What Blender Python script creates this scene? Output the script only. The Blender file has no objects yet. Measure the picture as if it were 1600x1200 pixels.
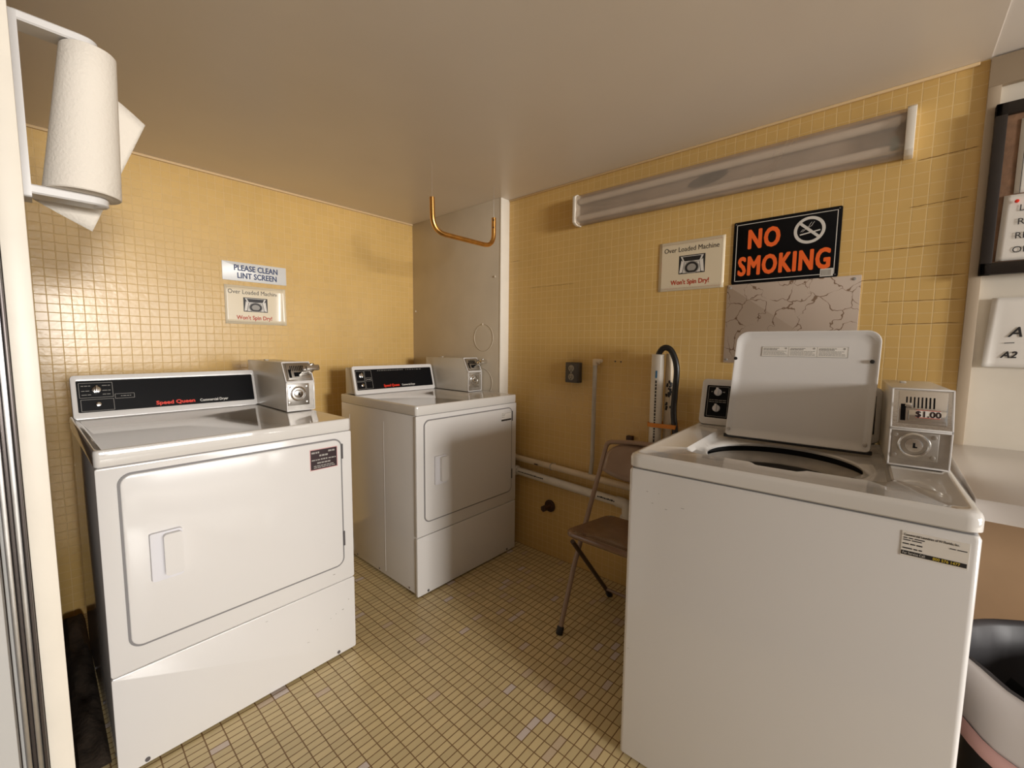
import bpy, bmesh, math, random
from math import sin, cos, pi, radians
from mathutils import Vector, Matrix
random.seed(7)
S = bpy.context.scene
COL = S.collection

# ------------------------------------------------------------------ camera
CX, CY, CZ = -1.8679, -2.5358, 1.1788
YAW, PIT, ROL, FPX = 0.8447, -0.0907, 0.0102, 661.98
F = Vector((sin(YAW)*cos(PIT), cos(YAW)*cos(PIT), sin(PIT)))
R = F.cross(Vector((0, 0, 1))).normalized(); U = R.cross(F)
R2 = cos(ROL)*R + sin(ROL)*U; U2 = -sin(ROL)*R + cos(ROL)*U
cd = bpy.data.cameras.new('camera'); cam = bpy.data.objects.new('camera', cd); COL.objects.link(cam)
cam.matrix_world = Matrix(((R2.x, U2.x, -F.x, CX), (R2.y, U2.y, -F.y, CY), (R2.z, U2.z, -F.z, CZ), (0, 0, 0, 1)))
cd.sensor_width = 36; cd.lens = 36*FPX/1600; cd.clip_start = 0.02
S.camera = cam

# ------------------------------------------------------------------ world, daylight, exposure
w = bpy.data.worlds.new('world'); S.world = w; w.use_nodes = True
w.node_tree.nodes['Background'].inputs[0].default_value = (1.0, 0.93, 0.86, 1)
w.node_tree.nodes['Background'].inputs[1].default_value = 0.20
def area(name, loc, target, sx, sy, power, col):
    l = bpy.data.lights.new(name, 'AREA'); l.shape = 'RECTANGLE'; l.size = sx; l.size_y = sy
    l.energy = power; l.color = col
    o = bpy.data.objects.new(name, l); COL.objects.link(o); o.location = loc
    d = Vector(target)-Vector(loc); o.rotation_euler = d.to_track_quat('-Z', 'Y').to_euler()
    return o
area('daylight_key', (-2.05, -9.0, 1.72), (-1.0, 0, 0.95), 1.05, 0.90, 230, (1.0, 0.97, 0.93))
area('daylight_soft', (-0.35, -8.5, 1.35), (-0.9, 0, 1.2), 2.7, 1.8, 120, (1.0, 0.97, 0.93))
S.view_settings.view_transform = 'Standard'; S.view_settings.look = 'None'
S.view_settings.exposure = 0.50; S.view_settings.gamma = 1.0; S.view_settings.use_curve_mapping = False

# ------------------------------------------------------------------ materials
def mat(name, col, rough=0.5, metal=0.0, coat=0.0, bump=0.0, bscale=60, var=0.0, vscale=8, spec=0.5, trans=0.0, sheen=0):
    m = bpy.data.materials.new(name); m.use_nodes = True; nt = m.node_tree; b = nt.nodes['Principled BSDF']
    b.inputs['Base Color'].default_value = (*col, 1); b.inputs['Roughness'].default_value = rough
    b.inputs['Metallic'].default_value = metal; b.inputs['Coat Weight'].default_value = coat
    b.inputs['Specular IOR Level'].default_value = spec; b.inputs['Coat Roughness'].default_value = 0.08
    tc = nt.nodes.new('ShaderNodeTexCoord')
    if var:
        n = nt.nodes.new('ShaderNodeTexNoise'); n.inputs['Scale'].default_value = vscale; n.inputs['Detail'].default_value = 5
        nt.links.new(tc.outputs['Object'], n.inputs['Vector'])
        r = nt.nodes.new('ShaderNodeValToRGB')
        r.color_ramp.elements[0].position = 0.3; r.color_ramp.elements[1].position = 0.7
        r.color_ramp.elements[0].color = (*[c*(1-var) for c in col], 1); r.color_ramp.elements[1].color = (*[min(1, c*(1+var)) for c in col], 1)
        nt.links.new(n.outputs['Fac'], r.inputs['Fac']); nt.links.new(r.outputs['Color'], b.inputs['Base Color'])
    if bump:
        n = nt.nodes.new('ShaderNodeTexNoise'); n.inputs['Scale'].default_value = bscale; n.inputs['Detail'].default_value = 4
        nt.links.new(tc.outputs['Object'], n.inputs['Vector'])
        bp = nt.nodes.new('ShaderNodeBump'); bp.inputs['Strength'].default_value = bump; bp.inputs['Distance'].default_value = 0.002
        nt.links.new(n.outputs['Fac'], bp.inputs['Height']); nt.links.new(bp.outputs['Normal'], b.inputs['Normal'])
    return m

def tile_mat(name, axes, bw, bh, mortar, tile, grout, rough, loc=(0, 0), bumpd=0.0012, accents=False, wave=0.25, grout_rough=0.6, msmooth=0.3, tvar=.06):
    m = bpy.data.materials.new(name); m.use_nodes = True; nt = m.node_tree; N = nt.nodes; L = nt.links; b = N['Principled BSDF']
    tc = N.new('ShaderNodeTexCoord'); sp = N.new('ShaderNodeSeparateXYZ'); cb = N.new('ShaderNodeCombineXYZ')
    L.new(tc.outputs['Object'], sp.inputs[0])
    for i, a in enumerate(axes):
        ad = N.new('ShaderNodeMath'); ad.operation = 'ADD'; ad.inputs[1].default_value = loc[i]+50*[bw, bh][i]
        L.new(sp.outputs[a], ad.inputs[0]); L.new(ad.outputs[0], cb.inputs[i])
    br = N.new('ShaderNodeTexBrick'); br.offset = 0; br.squash = 1
    br.inputs['Scale'].default_value = 1; br.inputs['Brick Width'].default_value = bw; br.inputs['Row Height'].default_value = bh
    br.inputs['Mortar Size'].default_value = mortar; br.inputs['Mortar Smooth'].default_value = msmooth; br.inputs['Bias'].default_value = 0
    br.inputs['Color1'].default_value = (0, 0, 0, 1); br.inputs['Color2'].default_value = (1, 1, 1, 1); br.inputs['Mortar'].default_value = (.5, .5, .5, 1)
    # wobble the lines a little
    nz = N.new('ShaderNodeTexNoise'); nz.inputs['Scale'].default_value = 9; nz.inputs['Detail'].default_value = 2
    L.new(cb.outputs[0], nz.inputs['Vector'])
    mx = N.new('ShaderNodeVectorMath'); mx.operation = 'MULTIPLY_ADD'
    mx.inputs[1].default_value = (0.004, 0.004, 0)
    L.new(nz.outputs['Color'], mx.inputs[0]); L.new(cb.outputs[0], mx.inputs[2]); L.new(mx.outputs[0], br.inputs['Vector'])
    cr = N.new('ShaderNodeValToRGB'); cr.color_ramp.interpolation = 'LINEAR'
    e = cr.color_ramp.elements
    e[0].position = 0.0; e[0].color = (*[c*(1-tvar*1.5) for c in tile], 1)
    e[1].position = 0.5; e[1].color = (*tile, 1)
    if accents:
        x = e.new(0.94); x.color = (*[c*1.06 for c in tile], 1)
        x = e.new(0.95); x.color = (0.66, 0.52, 0.36, 1)
        x = e.new(0.972); x.color = (0.66, 0.52, 0.38, 1)
        x = e.new(0.982); x.color = (0.72, 0.62, 0.56, 1)
    else:
        x = e.new(1.0); x.color = (*[min(1, c*(1+tvar)) for c in tile], 1)
    L.new(br.outputs['Color'], cr.inputs[0])
    # broad mottling
    n2 = N.new('ShaderNodeTexNoise'); n2.inputs['Scale'].default_value = 2.2; n2.inputs['Detail'].default_value = 6
    L.new(tc.outputs['Object'], n2.inputs['Vector'])
    r2 = N.new('ShaderNodeMapRange'); r2.inputs['From Min'].default_value = .3; r2.inputs['From Max'].default_value = .7
    r2.inputs['To Min'].default_value = 0.92; r2.inputs['To Max'].default_value = 1.05
    L.new(n2.outputs['Fac'], r2.inputs[0])
    mg = N.new('ShaderNodeMix'); mg.data_type = 'RGBA'; mg.inputs[7].default_value = (*grout, 1)
    L.new(br.outputs['Fac'], mg.inputs[0]); L.new(cr.outputs[0], mg.inputs[6])
    mu = N.new('ShaderNodeVectorMath'); mu.operation = 'SCALE'
    L.new(mg.outputs[2], mu.inputs[0]); L.new(r2.outputs[0], mu.inputs['Scale']); L.new(mu.outputs[0], b.inputs['Base Color'])
    rr = N.new('ShaderNodeMapRange'); rr.inputs['To Min'].default_value = rough; rr.inputs['To Max'].default_value = grout_rough
    L.new(br.outputs['Fac'], rr.inputs[0]); L.new(rr.outputs[0], b.inputs['Roughness'])
    # bump: sunk grout + per-tile unevenness
    n3 = N.new('ShaderNodeTexNoise'); n3.inputs['Scale'].default_value = 55; n3.inputs['Detail'].default_value = 3
    L.new(tc.outputs['Object'], n3.inputs['Vector'])
    h = N.new('ShaderNodeMath'); h.operation = 'MULTIPLY_ADD'; h.inputs[1].default_value = -1.0
    hm = N.new('ShaderNodeMath'); hm.operation = 'MULTIPLY'; hm.inputs[1].default_value = wave
    L.new(n3.outputs['Fac'], hm.inputs[0]); L.new(br.outputs['Fac'], h.inputs[0]); L.new(hm.outputs[0], h.inputs[2])
    bp = N.new('ShaderNodeBump'); bp.inputs['Strength'].default_value = 1; bp.inputs['Distance'].default_value = bumpd
    L.new(h.outputs[0], bp.inputs['Height']); L.new(bp.outputs['Normal'], b.inputs['Normal'])
    return m

YEL = (0.70, 0.46, 0.16)
M = {}
M['tileA'] = tile_mat('yellow_tile_back', (0, 2), .035, .035, .0016, YEL, (0.74, 0.51, 0.215), 0.24, bumpd=0.0005, wave=1.1, tvar=.02)
M['tileR'] = tile_mat('yellow_tile_right', (1, 2), .035, .036, .0015, YEL, (0.78, 0.56, 0.25), 0.32, bumpd=0.0004, wave=0.4, tvar=.012)
M['floor'] = tile_mat('floor_tile', (0, 1), .0485, .0242, .0017, (0.70, 0.56, 0.30), (0.25, 0.145, 0.06), 0.34, accents=True, bumpd=0.0008, wave=0.25, msmooth=0.15)
M['ceil'] = mat('ceiling_paint', (0.83, 0.76, 0.68), 0.36, bump=.12, bscale=14, var=.02, vscale=3)
M['white_wall'] = mat('white_wall_paint', (0.76, 0.70, 0.60), 0.5, bump=.2, bscale=25, var=.04, vscale=9)
M['beige_wall'] = mat('beige_panel_paint', (0.62, 0.54, 0.42), 0.4, bump=.2, bscale=18, var=.05, vscale=5)
M['trim_tan'] = mat('tan_trim_paint', (0.44, 0.35, 0.25), 0.45, bump=.15, bscale=40)
M['trim'] = mat('cream_trim_paint', (0.80, 0.74, 0.64), 0.4, bump=.15, bscale=40, var=.03, vscale=12)
M['enamel'] = mat('white_enamel', (0.74, 0.715, 0.69), 0.16, coat=.4, bump=.03, bscale=30)
M['enamel_top'] = mat('glossy_enamel_top', (0.70, 0.67, 0.63), 0.04, coat=.6)
M['enamel_in'] = mat('white_plastic', (0.74, 0.73, 0.76), 0.3)
M['gap'] = mat('dark_gap', (0.10, 0.09, 0.09), 0.7)
M['gapg'] = mat('grey_groove_shade', (0.22, 0.21, 0.21), 0.6)  # grey stands in for the shade in seams and the door groove
M['black'] = mat('black_panel', (0.006, 0.006, 0.007), 0.35, spec=.12)
M['rubber'] = mat('black_rubber', (0.012, 0.011, 0.011), 0.35)
M['chrome'] = mat('chrome', (0.75, 0.73, 0.70), 0.16, metal=1.0, bump=.05, bscale=200)
M['steel'] = mat('brushed_steel', (0.55, 0.52, 0.48), 0.35, metal=1.0, var=.1, vscale=40)
M['boxpaint'] = mat('beige_coin_box_paint', (0.60, 0.56, 0.49), 0.3, coat=.2)
M['red'] = mat('red_print', (0.80, 0.035, 0.012), 0.4)
M['darkred'] = mat('dark_red_print', (0.50, 0.05, 0.02), 0.5)
M['orange'] = mat('orange_print', (1.0, 0.16, 0.025), 0.4)
M['ink'] = mat('black_print', (0.02, 0.018, 0.018), 0.5)
M['navy'] = mat('navy_print', (0.012, 0.035, 0.13), 0.5)
M['grey_print'] = mat('grey_print', (0.35, 0.33, 0.30), 0.5)
M['lgrey_print'] = mat('light_grey_print', (0.72, 0.69, 0.64), 0.5)
M['paper'] = mat('white_paper', (0.80, 0.76, 0.70), 0.6, bump=.3, bscale=12)
M['cream_paper'] = mat('cream_laminated_paper', (0.80, 0.69, 0.50), 0.25)
M['blue_white'] = mat('bluish_white_plastic', (0.72, 0.72, 0.70), 0.3)
M['maroon'] = mat('maroon_sticker', (0.022, 0.006, 0.008), 0.4)
M['pink'] = mat('pink_edge', (0.62, 0.33, 0.32), 0.5)
M['brass'] = mat('brass', (0.72, 0.40, 0.12), 0.28, metal=1.0, var=.15, vscale=30)
M['brown_metal'] = mat('brown_chair_metal', (0.30, 0.20, 0.14), 0.32, coat=.3, var=.06, vscale=20)
M['brown_seat'] = mat('brown_seat_metal', (0.20, 0.115, 0.07), 0.22, coat=.4, var=.15, vscale=14)
M['pvc'] = mat('white_pvc', (0.75, 0.69, 0.60), 0.35, var=.04, vscale=20)
M['pipe_paint'] = mat('cream_painted_pipe', (0.70, 0.57, 0.40), 0.4, var=.08, vscale=16)
M['pipe_grey'] = mat('grey_painted_pipe', (0.50, 0.45, 0.38), 0.4, var=.1, vscale=16)
M['rust'] = mat('dark_rusty_iron', (0.06, 0.025, 0.012), 0.6, bump=.5, bscale=90)
M['tape'] = mat('orange_tape', (0.72, 0.25, 0.03), 0.5)
M['outlet'] = mat('dark_outlet_box', (0.07, 0.06, 0.05), 0.5)
M['ivory'] = mat('grey_socket', (0.32, 0.27, 0.20), 0.4)
M['counter'] = mat('white_counter_laminate', (0.76, 0.72, 0.70), 0.28, coat=.2)
M['frame'] = mat('dark_wood_frame', (0.022, 0.016, 0.013), 0.4, bump=.2, bscale=40)
M['cork'] = mat('brown_cork', (0.24, 0.13, 0.07), 0.7, bump=.5, bscale=120, var=.25, vscale=30)
M['towel'] = mat('paper_towel', (0.82, 0.76, 0.67), 0.8, bump=.6, bscale=160)
M['holder'] = mat('white_holder_plastic', (0.72, 0.70, 0.68), 0.35)
M['alu'] = mat('aluminium', (0.62, 0.61, 0.60), 0.28, metal=.9, var=.08, vscale=30)
M['alu_dark'] = mat('dark_anodised_metal', (0.10, 0.085, 0.08), 0.35, metal=.7)
M['door_grey'] = mat('grey_door_paint', (0.50, 0.49, 0.47), 0.35)
M['tub'] = mat('tub_steel', (0.42, 0.40, 0.38), 0.3, metal=.8)
M['tub_ring'] = mat('tub_ring_plastic', (0.42, 0.38, 0.33), 0.35, var=.15, vscale=20)
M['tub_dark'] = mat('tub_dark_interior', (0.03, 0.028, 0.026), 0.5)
M['bin'] = mat('black_bin_plastic', (0.012, 0.011, 0.011), 0.5)
M['bag'] = mat('white_bin_liner', (0.52, 0.48, 0.46), 0.35, bump=.6, bscale=14)
M['bagpink'] = mat('pink_drawstring', (0.62, 0.36, 0.33), 0.5)
M['under'] = mat('tan_wall', (0.42, 0.27, 0.15), 0.6, var=.1, vscale=4)  # darker tan than the wall above the counter
M['yellow_print'] = mat('yellow_print', (0.62, 0.47, 0.05), 0.5)

# marble-look panel
def marble():
    m = mat('veined_grey_laminate', (0.47, 0.37, 0.29), 0.4); nt = m.node_tree; N = nt.nodes; L = nt.links; b = N['Principled BSDF']
    tc = N.new('ShaderNodeTexCoord')
    nz = N.new('ShaderNodeTexNoise'); nz.inputs['Scale'].default_value = 7; nz.inputs['Detail'].default_value = 4; L.new(tc.outputs['Object'], nz.inputs['Vector'])
    ad = N.new('ShaderNodeVectorMath'); ad.operation = 'MULTIPLY_ADD'; ad.inputs[1].default_value = (.22, .22, .22)
    L.new(nz.outputs['Color'], ad.inputs[0]); L.new(tc.outputs['Object'], ad.inputs[2])
    v = N.new('ShaderNodeTexVoronoi'); v.feature = 'DISTANCE_TO_EDGE'; v.inputs['Scale'].default_value = 11; L.new(ad.outputs[0], v.inputs['Vector'])
    n2 = N.new('ShaderNodeTexNoise'); n2.inputs['Scale'].default_value = 12; n2.inputs['Detail'].default_value = 3; L.new(tc.outputs['Object'], n2.inputs['Vector'])
    mr = N.new('ShaderNodeMapRange'); mr.inputs['From Min'].default_value = .40; mr.inputs['From Max'].default_value = .60; mr.inputs['To Min'].default_value = 0.0; mr.inputs['To Max'].default_value = .022
    L.new(n2.outputs['Fac'], mr.inputs[0])
    lt = N.new('ShaderNodeMath'); lt.operation = 'LESS_THAN'; L.new(v.outputs['Distance'], lt.inputs[0]); L.new(mr.outputs[0], lt.inputs[1])
    mx = N.new('ShaderNodeMix'); mx.data_type = 'RGBA'; mx.inputs[6].default_value = (0.54, 0.44, 0.36, 1); mx.inputs[7].default_value = (0.22, 0.14, 0.09, 1)
    L.new(lt.outputs[0], mx.inputs[0]); L.new(mx.outputs[2], b.inputs['Base Color'])
    return m
M['marble'] = marble()
# diffuser lens of the ceiling strip: see-through acrylic
def lens():
    m = bpy.data.materials.new('frosted_acrylic_lens'); m.use_nodes = True; nt = m.node_tree; N = nt.nodes; L = nt.links
    b = N['Principled BSDF']; b.inputs['Base Color'].default_value = (0.72, 0.64, 0.55, 1); b.inputs['Roughness'].default_value = 0.35
    t = N.new('ShaderNodeBsdfTransparent'); t.inputs[0].default_value = (0.86, 0.80, 0.74, 1)
    mx = N.new('ShaderNodeMixShader')
    tc = N.new('ShaderNodeTexCoord'); n = N.new('ShaderNodeTexNoise'); n.inputs['Scale'].default_value = 6; L.new(tc.outputs['Object'], n.inputs['Vector'])
    mr = N.new('ShaderNodeMapRange'); mr.inputs['To Min'].default_value = .24; mr.inputs['To Max'].default_value = .40
    L.new(n.outputs['Fac'], mr.inputs[0]); L.new(mr.outputs[0], mx.inputs[0])
    L.new(t.outputs[0], mx.inputs[1]); L.new(b.outputs[0], mx.inputs[2]); L.new(mx.outputs[0], N['Material Output'].inputs[0])
    return m
M['lens'] = lens()

# ------------------------------------------------------------------ helpers
I4 = Matrix.Identity(4)
def T(x, y, z): return Matrix.Translation((x, y, z))
def new(): return bmesh.new()
def _app(bm, tmp, mi, X):
    for f in tmp.faces: f.material_index = mi
    if X is not None: bmesh.ops.transform(tmp, matrix=X, verts=tmp.verts)
    me = bpy.data.meshes.new('t'); tmp.to_mesh(me); tmp.free(); bm.from_mesh(me); bpy.data.meshes.remove(me)
def box(bm, x0, x1, y0, y1, z0, z1, bev=0.0, seg=2, mi=0, X=None):
    t = new(); bmesh.ops.create_cube(t, size=1)
    for v in t.verts: v.co = Vector((x0+(v.co.x+.5)*(x1-x0), y0+(v.co.y+.5)*(y1-y0), z0+(v.co.z+.5)*(z1-z0)))
    if bev: bmesh.ops.bevel(t, geom=list(t.edges), offset=bev, segments=seg, profile=.5, affect='EDGES')
    _app(bm, t, mi, X); return bm
def rr(x0, x1, z0, z1, r, n=6):
    rs = r if isinstance(r, (tuple, list)) else (r,)*4      # bl, br, tr, tl
    P = []
    for (cx, cz, a0, q) in ((x0+rs[0], z0+rs[0], pi, rs[0]), (x1-rs[1], z0+rs[1], 1.5*pi, rs[1]), (x1-rs[2], z1-rs[2], 0, rs[2]), (x0+rs[3], z1-rs[3], .5*pi, rs[3])):
        if q <= 1e-6: P.append((cx, cz)); continue
        for i in range(n+1):
            a = a0+.5*pi*i/n; P.append((cx+q*cos(a), cz+q*sin(a)))
    return P
def prism(bm, pts, y0, y1, bev=0.0, seg=2, mi=0, X=None):
    """outline in xz, front face at y0 (towards -y), back at y1"""
    t = new(); a = [t.verts.new((x, y0, z)) for x, z in pts]; b = [t.verts.new((x, y1, z)) for x, z in pts]; n = len(pts)
    f = t.faces.new(a); t.faces.new(b[::-1])
    for i in range(n): t.faces.new((a[(i+1) % n], a[i], b[i], b[(i+1) % n]))
    bmesh.ops.recalc_face_normals(t, faces=t.faces)
    if bev: bmesh.ops.bevel(t, geom=list(f.edges), offset=bev, segments=seg, profile=.5, affect='EDGES')
    _app(bm, t, mi, X); return bm
def prof(bm, pts, x0, x1, bev=0.0, seg=2, mi=0, X=None):
    """outline in yz, extruded along x"""
    t = new(); a = [t.verts.new((x0, y, z)) for y, z in pts]; b = [t.verts.new((x1, y, z)) for y, z in pts]; n = len(pts)
    t.faces.new(a); t.faces.new(b[::-1])
    for i in range(n): t.faces.new((a[(i+1) % n], a[i], b[i], b[(i+1) % n]))
    bmesh.ops.recalc_face_normals(t, faces=t.faces)
    if bev: bmesh.ops.bevel(t, geom=list(t.edges), offset=bev, segments=seg, profile=.5, affect='EDGES')
    _app(bm, t, mi, X); return bm
def loops(bm, L, mi=0, X=None, cap0=False, cap1=False, flip=False):
    t = new(); V = [[t.verts.new(p) for p in l] for l in L]; n = len(L[0])
    for k in range(len(L)-1):
        for i in range(n): t.faces.new((V[k][i], V[k][(i+1) % n], V[k+1][(i+1) % n], V[k+1][i]))
    if cap0: t.faces.new(V[0][::-1])
    if cap1: t.faces.new(V[-1])
    bmesh.ops.recalc_face_normals(t, faces=t.faces)
    if flip: bmesh.ops.reverse_faces(t, faces=t.faces)
    _app(bm, t, mi, X); return bm
def cyl(bm, c, axis, r, h, n=24, mi=0, bev=0.0, r2=None, X=None):
    """from c along axis by h"""
    t = new(); bmesh.ops.create_cone(t, cap_ends=True, segments=n, radius1=r, radius2=r if r2 is None else r2, depth=h)
    if bev: bmesh.ops.bevel(t, geom=[e for e in t.edges if len(e.link_faces) == 2 and any(len(f.verts) > 4 for f in e.link_faces)], offset=bev, segments=2, profile=.5, affect='EDGES')
    a = Vector(axis).normalized(); q = a.to_track_quat('Z', 'Y').to_matrix().to_4x4()
    bmesh.ops.transform(t, matrix=T(*(Vector(c)+a*h/2)) @ q, verts=t.verts)
    _app(bm, t, mi, X); return bm
def ring(bm, c, axis, R_, r_, n=40, m=8, mi=0, X=None, sc=(1, 1, 1)):
    t = new(); V = []
    for i in range(n):
        a = 2*pi*i/n
        V.append([t.verts.new(((R_+r_*cos(2*pi*j/m))*cos(a), (R_+r_*cos(2*pi*j/m))*sin(a), r_*sin(2*pi*j/m))) for j in range(m)])
    for i in range(n):
        for j in range(m): t.faces.new((V[i][j], V[(i+1) % n][j], V[(i+1) % n][(j+1) % m], V[i][(j+1) % m]))
    q = Vector(axis).normalized().to_track_quat('Z', 'Y').to_matrix().to_4x4()
    bmesh.ops.transform(t, matrix=T(*c) @ q @ Matrix.Diagonal((*sc, 1)), verts=t.verts)
    bmesh.ops.recalc_face_normals(t, faces=t.faces); _app(bm, t, mi, X); return bm
def smooth_path(P, k=8):
    """Catmull-Rom through P"""
    P = [Vector(p) for p in P]; Q = [2*P[0]-P[1]]+P+[2*P[-1]-P[-2]]; out = []
    for i in range(1, len(Q)-2):
        for j in range(k):
            t = j/k; a, b, c, d = Q[i-1], Q[i], Q[i+1], Q[i+2]
            out.append(.5*((2*b)+(c-a)*t+(2*a-5*b+4*c-d)*t*t+(3*b-a-3*c+d)*t**3))
    return out+[P[-1]]
def fillet(P, r, k=6):
    P = [Vector(p) for p in P]; out = [P[0]]
    for i in range(1, len(P)-1):
        a = (P[i-1]-P[i]); b = (P[i+1]-P[i]); rr_ = min(r, a.length*.49, b.length*.49); p0 = P[i]+a.normalized()*rr_; p1 = P[i]+b.normalized()*rr_
        for j in range(k+1):
            t = j/k; out.append(p0*(1-t)**2+P[i]*2*t*(1-t)+p1*t*t)
    return out+[P[-1]]
def tube(bm, P, r, n=12, mi=0, X=None, caps=True, rf=None):
    P = [Vector(p) for p in P]; t = new(); V = []; up = None
    for i, p in enumerate(P):
        d = (P[min(i+1, len(P)-1)]-P[max(i-1, 0)]).normalized()
        if up is None:
            up = d.orthogonal().normalized()
        up = (up-d*up.dot(d)).normalized(); s = d.cross(up)
        q = rf(i/(len(P)-1)) if rf else r
        V.append([t.verts.new(p+q*(cos(2*pi*j/n)*up+sin(2*pi*j/n)*s)) for j in range(n)])
    for i in range(len(P)-1):
        for j in range(n): t.faces.new((V[i][j], V[i][(j+1) % n], V[i+1][(j+1) % n], V[i+1][j]))
    if caps: t.faces.new(V[0][::-1]); t.faces.new(V[-1])
    bmesh.ops.recalc_face_normals(t, faces=t.faces); _app(bm, t, mi, X); return bm
TX = Matrix(((1, 0, 0, 0), (0, 0, -1, 0), (0, 1, 0, 0), (0, 0, 0, 1)))
def text(bm, s, size, x, z, y, sx=1.0, bold=0.0, align='CENTER', mi=0, X=None, shear=0, rot=0, sp=1.0):
    c = bpy.data.curves.new('t', 'FONT'); c.body = s; c.size = size; c.align_x = align; c.shear = shear; c.resolution_u = 3; c.space_character = sp
    o = bpy.data.objects.new('t', c); COL.objects.link(o)
    dg = bpy.context.evaluated_depsgraph_get(); me = bpy.data.meshes.new_from_object(o.evaluated_get(dg))
    me.transform((X or I4) @ T(x, y, z) @ Matrix.Rotation(rot, 4, 'Y') @ TX @ Matrix.Diagonal((sx, 1, 1, 1)))
    k = len(bm.faces)
    if bold:
        nb = 12 if bold > .002 else 6; X3 = (X or I4).to_3x3(); last = Vector()
        for i in range(nb):
            a = 2*pi*i/nb; d = X3 @ Vector((bold*cos(a), 0, bold*sin(a))); d = d+X3 @ Vector((0, -4e-5*i, 0)); me.transform(T(*(d-last))); last = d; bm.from_mesh(me)
    else: bm.from_mesh(me)
    bm.faces.ensure_lookup_table()
    for f in bm.faces[k:]: f.material_index = mi
    bpy.data.objects.remove(o); bpy.data.curves.remove(c); bpy.data.meshes.remove(me); return bm
def bars(bm, x0, x1, z, h, y, mi=0, X=None, word=(.004, .014), gap=.002):
    """a line of unreadably fine print"""
    x = x0
    while x < x1-word[0]:
        l = min(random.uniform(*word), x1-x); prism(bm, [(x, z), (x+l, z), (x+l, z+h), (x, z+h)], y, y+.0002, mi=mi, X=X); x += l+gap
    return bm
def obj(name, bm, mats, parent=None, smooth=40, loc=None, rot=None):
    me = bpy.data.meshes.new(name); bm.to_mesh(me); bm.free()
    for m in (mats if isinstance(mats, (list, tuple)) else [mats]): me.materials.append(m)
    if smooth:
        me.shade_smooth(); me.set_sharp_from_angle(angle=radians(smooth))
    o = bpy.data.objects.new(name, me); COL.objects.link(o); o.parent = parent
    if loc: o.location = loc
    if rot is not None: o.rotation_euler = (0, 0, rot)
    return o
def cut(o, bm):
    me = bpy.data.meshes.new('cutter'); bm.to_mesh(me); bm.free(); c = bpy.data.objects.new('cutter', me); COL.objects.link(c); c.parent = o.parent
    c.parent = None; bpy.context.view_layer.update(); c.matrix_world = o.matrix_world
    md = o.modifiers.new('b', 'BOOLEAN'); md.operation = 'DIFFERENCE'; md.solver = 'EXACT'; md.object = c
    dg = bpy.context.evaluated_depsgraph_get(); nm = bpy.data.meshes.new_from_object(o.evaluated_get(dg)); o.modifiers.clear()
    nm.name = o.name; o.data = nm; bpy.data.objects.remove(c); bpy.data.meshes.remove(me)
def empty(name, loc, rz=0):
    o = bpy.data.objects.new(name, None); COL.objects.link(o); o.location = loc; o.rotation_euler = (0, 0, rz); o.empty_display_size = .05; return o
def tag(o, label, cat, group=None):
    o['label'] = label; o['category'] = cat
    if group: o['group'] = group
    return o
def struct(name, bm, m, parent=None, **k):
    o = obj(name, bm, m, parent, **k)
    if parent is None: o['kind'] = 'structure'
    return o

# ------------------------------------------------------------------ room shell
H = 2.0077; XP = -0.0711; LP = 0.835; YJ = -2.695
struct('floor', box(new(), -2.7, 0.12, -3.9, 0.12, -0.08, 0), M['floor'], smooth=0)
struct('floor_outside', box(new(), -6.0, 4.0, -14.0, -3.9, -0.08, -0.01), mat('pale_concrete', (0.55, 0.50, 0.44), .8, var=.1, vscale=3), smooth=0)
struct('wall_back', box(new(), -2.1, 0.12, 0, 0.12, 0, H), M['tileA'], smooth=0)
wr_ = struct('wall_right', box(new(), 0, 0.12, YJ, 0, 0, H), M['tileR'], smooth=0)
struct('ceiling', box(new(), -2.7, 0.12, YJ, 0.12, H, H+.08), M['ceil'], smooth=0)
struct('ceiling_front', box(new(), -2.7, 0.12, -3.9, YJ, H+.002, H+.08), mat('lit_white_paint', (0.90, 0.85, 0.80), .5), smooth=0)  # white ceiling, lightened further in place of light falling on it
wc = struct('wall_corner', box(new(), XP, 0, -LP, 0, 0, H, bev=.002), M['beige_wall'], smooth=40)
b = new()
box(b, XP-.001, 0.0, -LP-.012, -LP, 0, H, bev=.003)
struct('corner_lit_face', b, M['trim'])  # end face of the corner box, lighter colour stands in for daylight on it
for (yc, zc, r_) in ((-.708, 1.223, .080), (-.700, .955, .082)):
    ring(b := new(), (XP, yc, zc), (1, 0, 0), r_, .0022, n=48)
    obj('patched_hole_rim', b, M['beige_wall'], wc)
for (yc, zc) in ((-.80, 1.575), (-.03, 1.41), (-.70, 1.303)):
    cyl(b := new(), (XP, yc, zc), (-1, 0, 0), .006, .004, n=12, bev=.0015); obj('screw', b, M['trim'], wc)
# caulk line where the tiles meet the ceiling
b = new(); box(b, -1.86, XP, -.008, 0, H-.012, H, bev=.003); box(b, -.008, 0, YJ+.02, -LP-.012, H-.010, H, bev=.003)
struct('trim_2', b, mat('caulk', (0.72, 0.52, 0.28), .6, bump=.4, bscale=60))
# left wall, coloured dark to stand in for the gap's shade, with cream end board
struct('wall_left', box(new(), -1.98, -1.8645, -1.385, 0, 0, H), mat('gap_shade_brown', (0.10, 0.055, 0.025), .6), smooth=0)
b = new(); box(b, -1.8955, -1.8635, -1.402, -1.385, 0, H, bev=.0015)
struct('trim_3', b, M['trim'])
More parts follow.
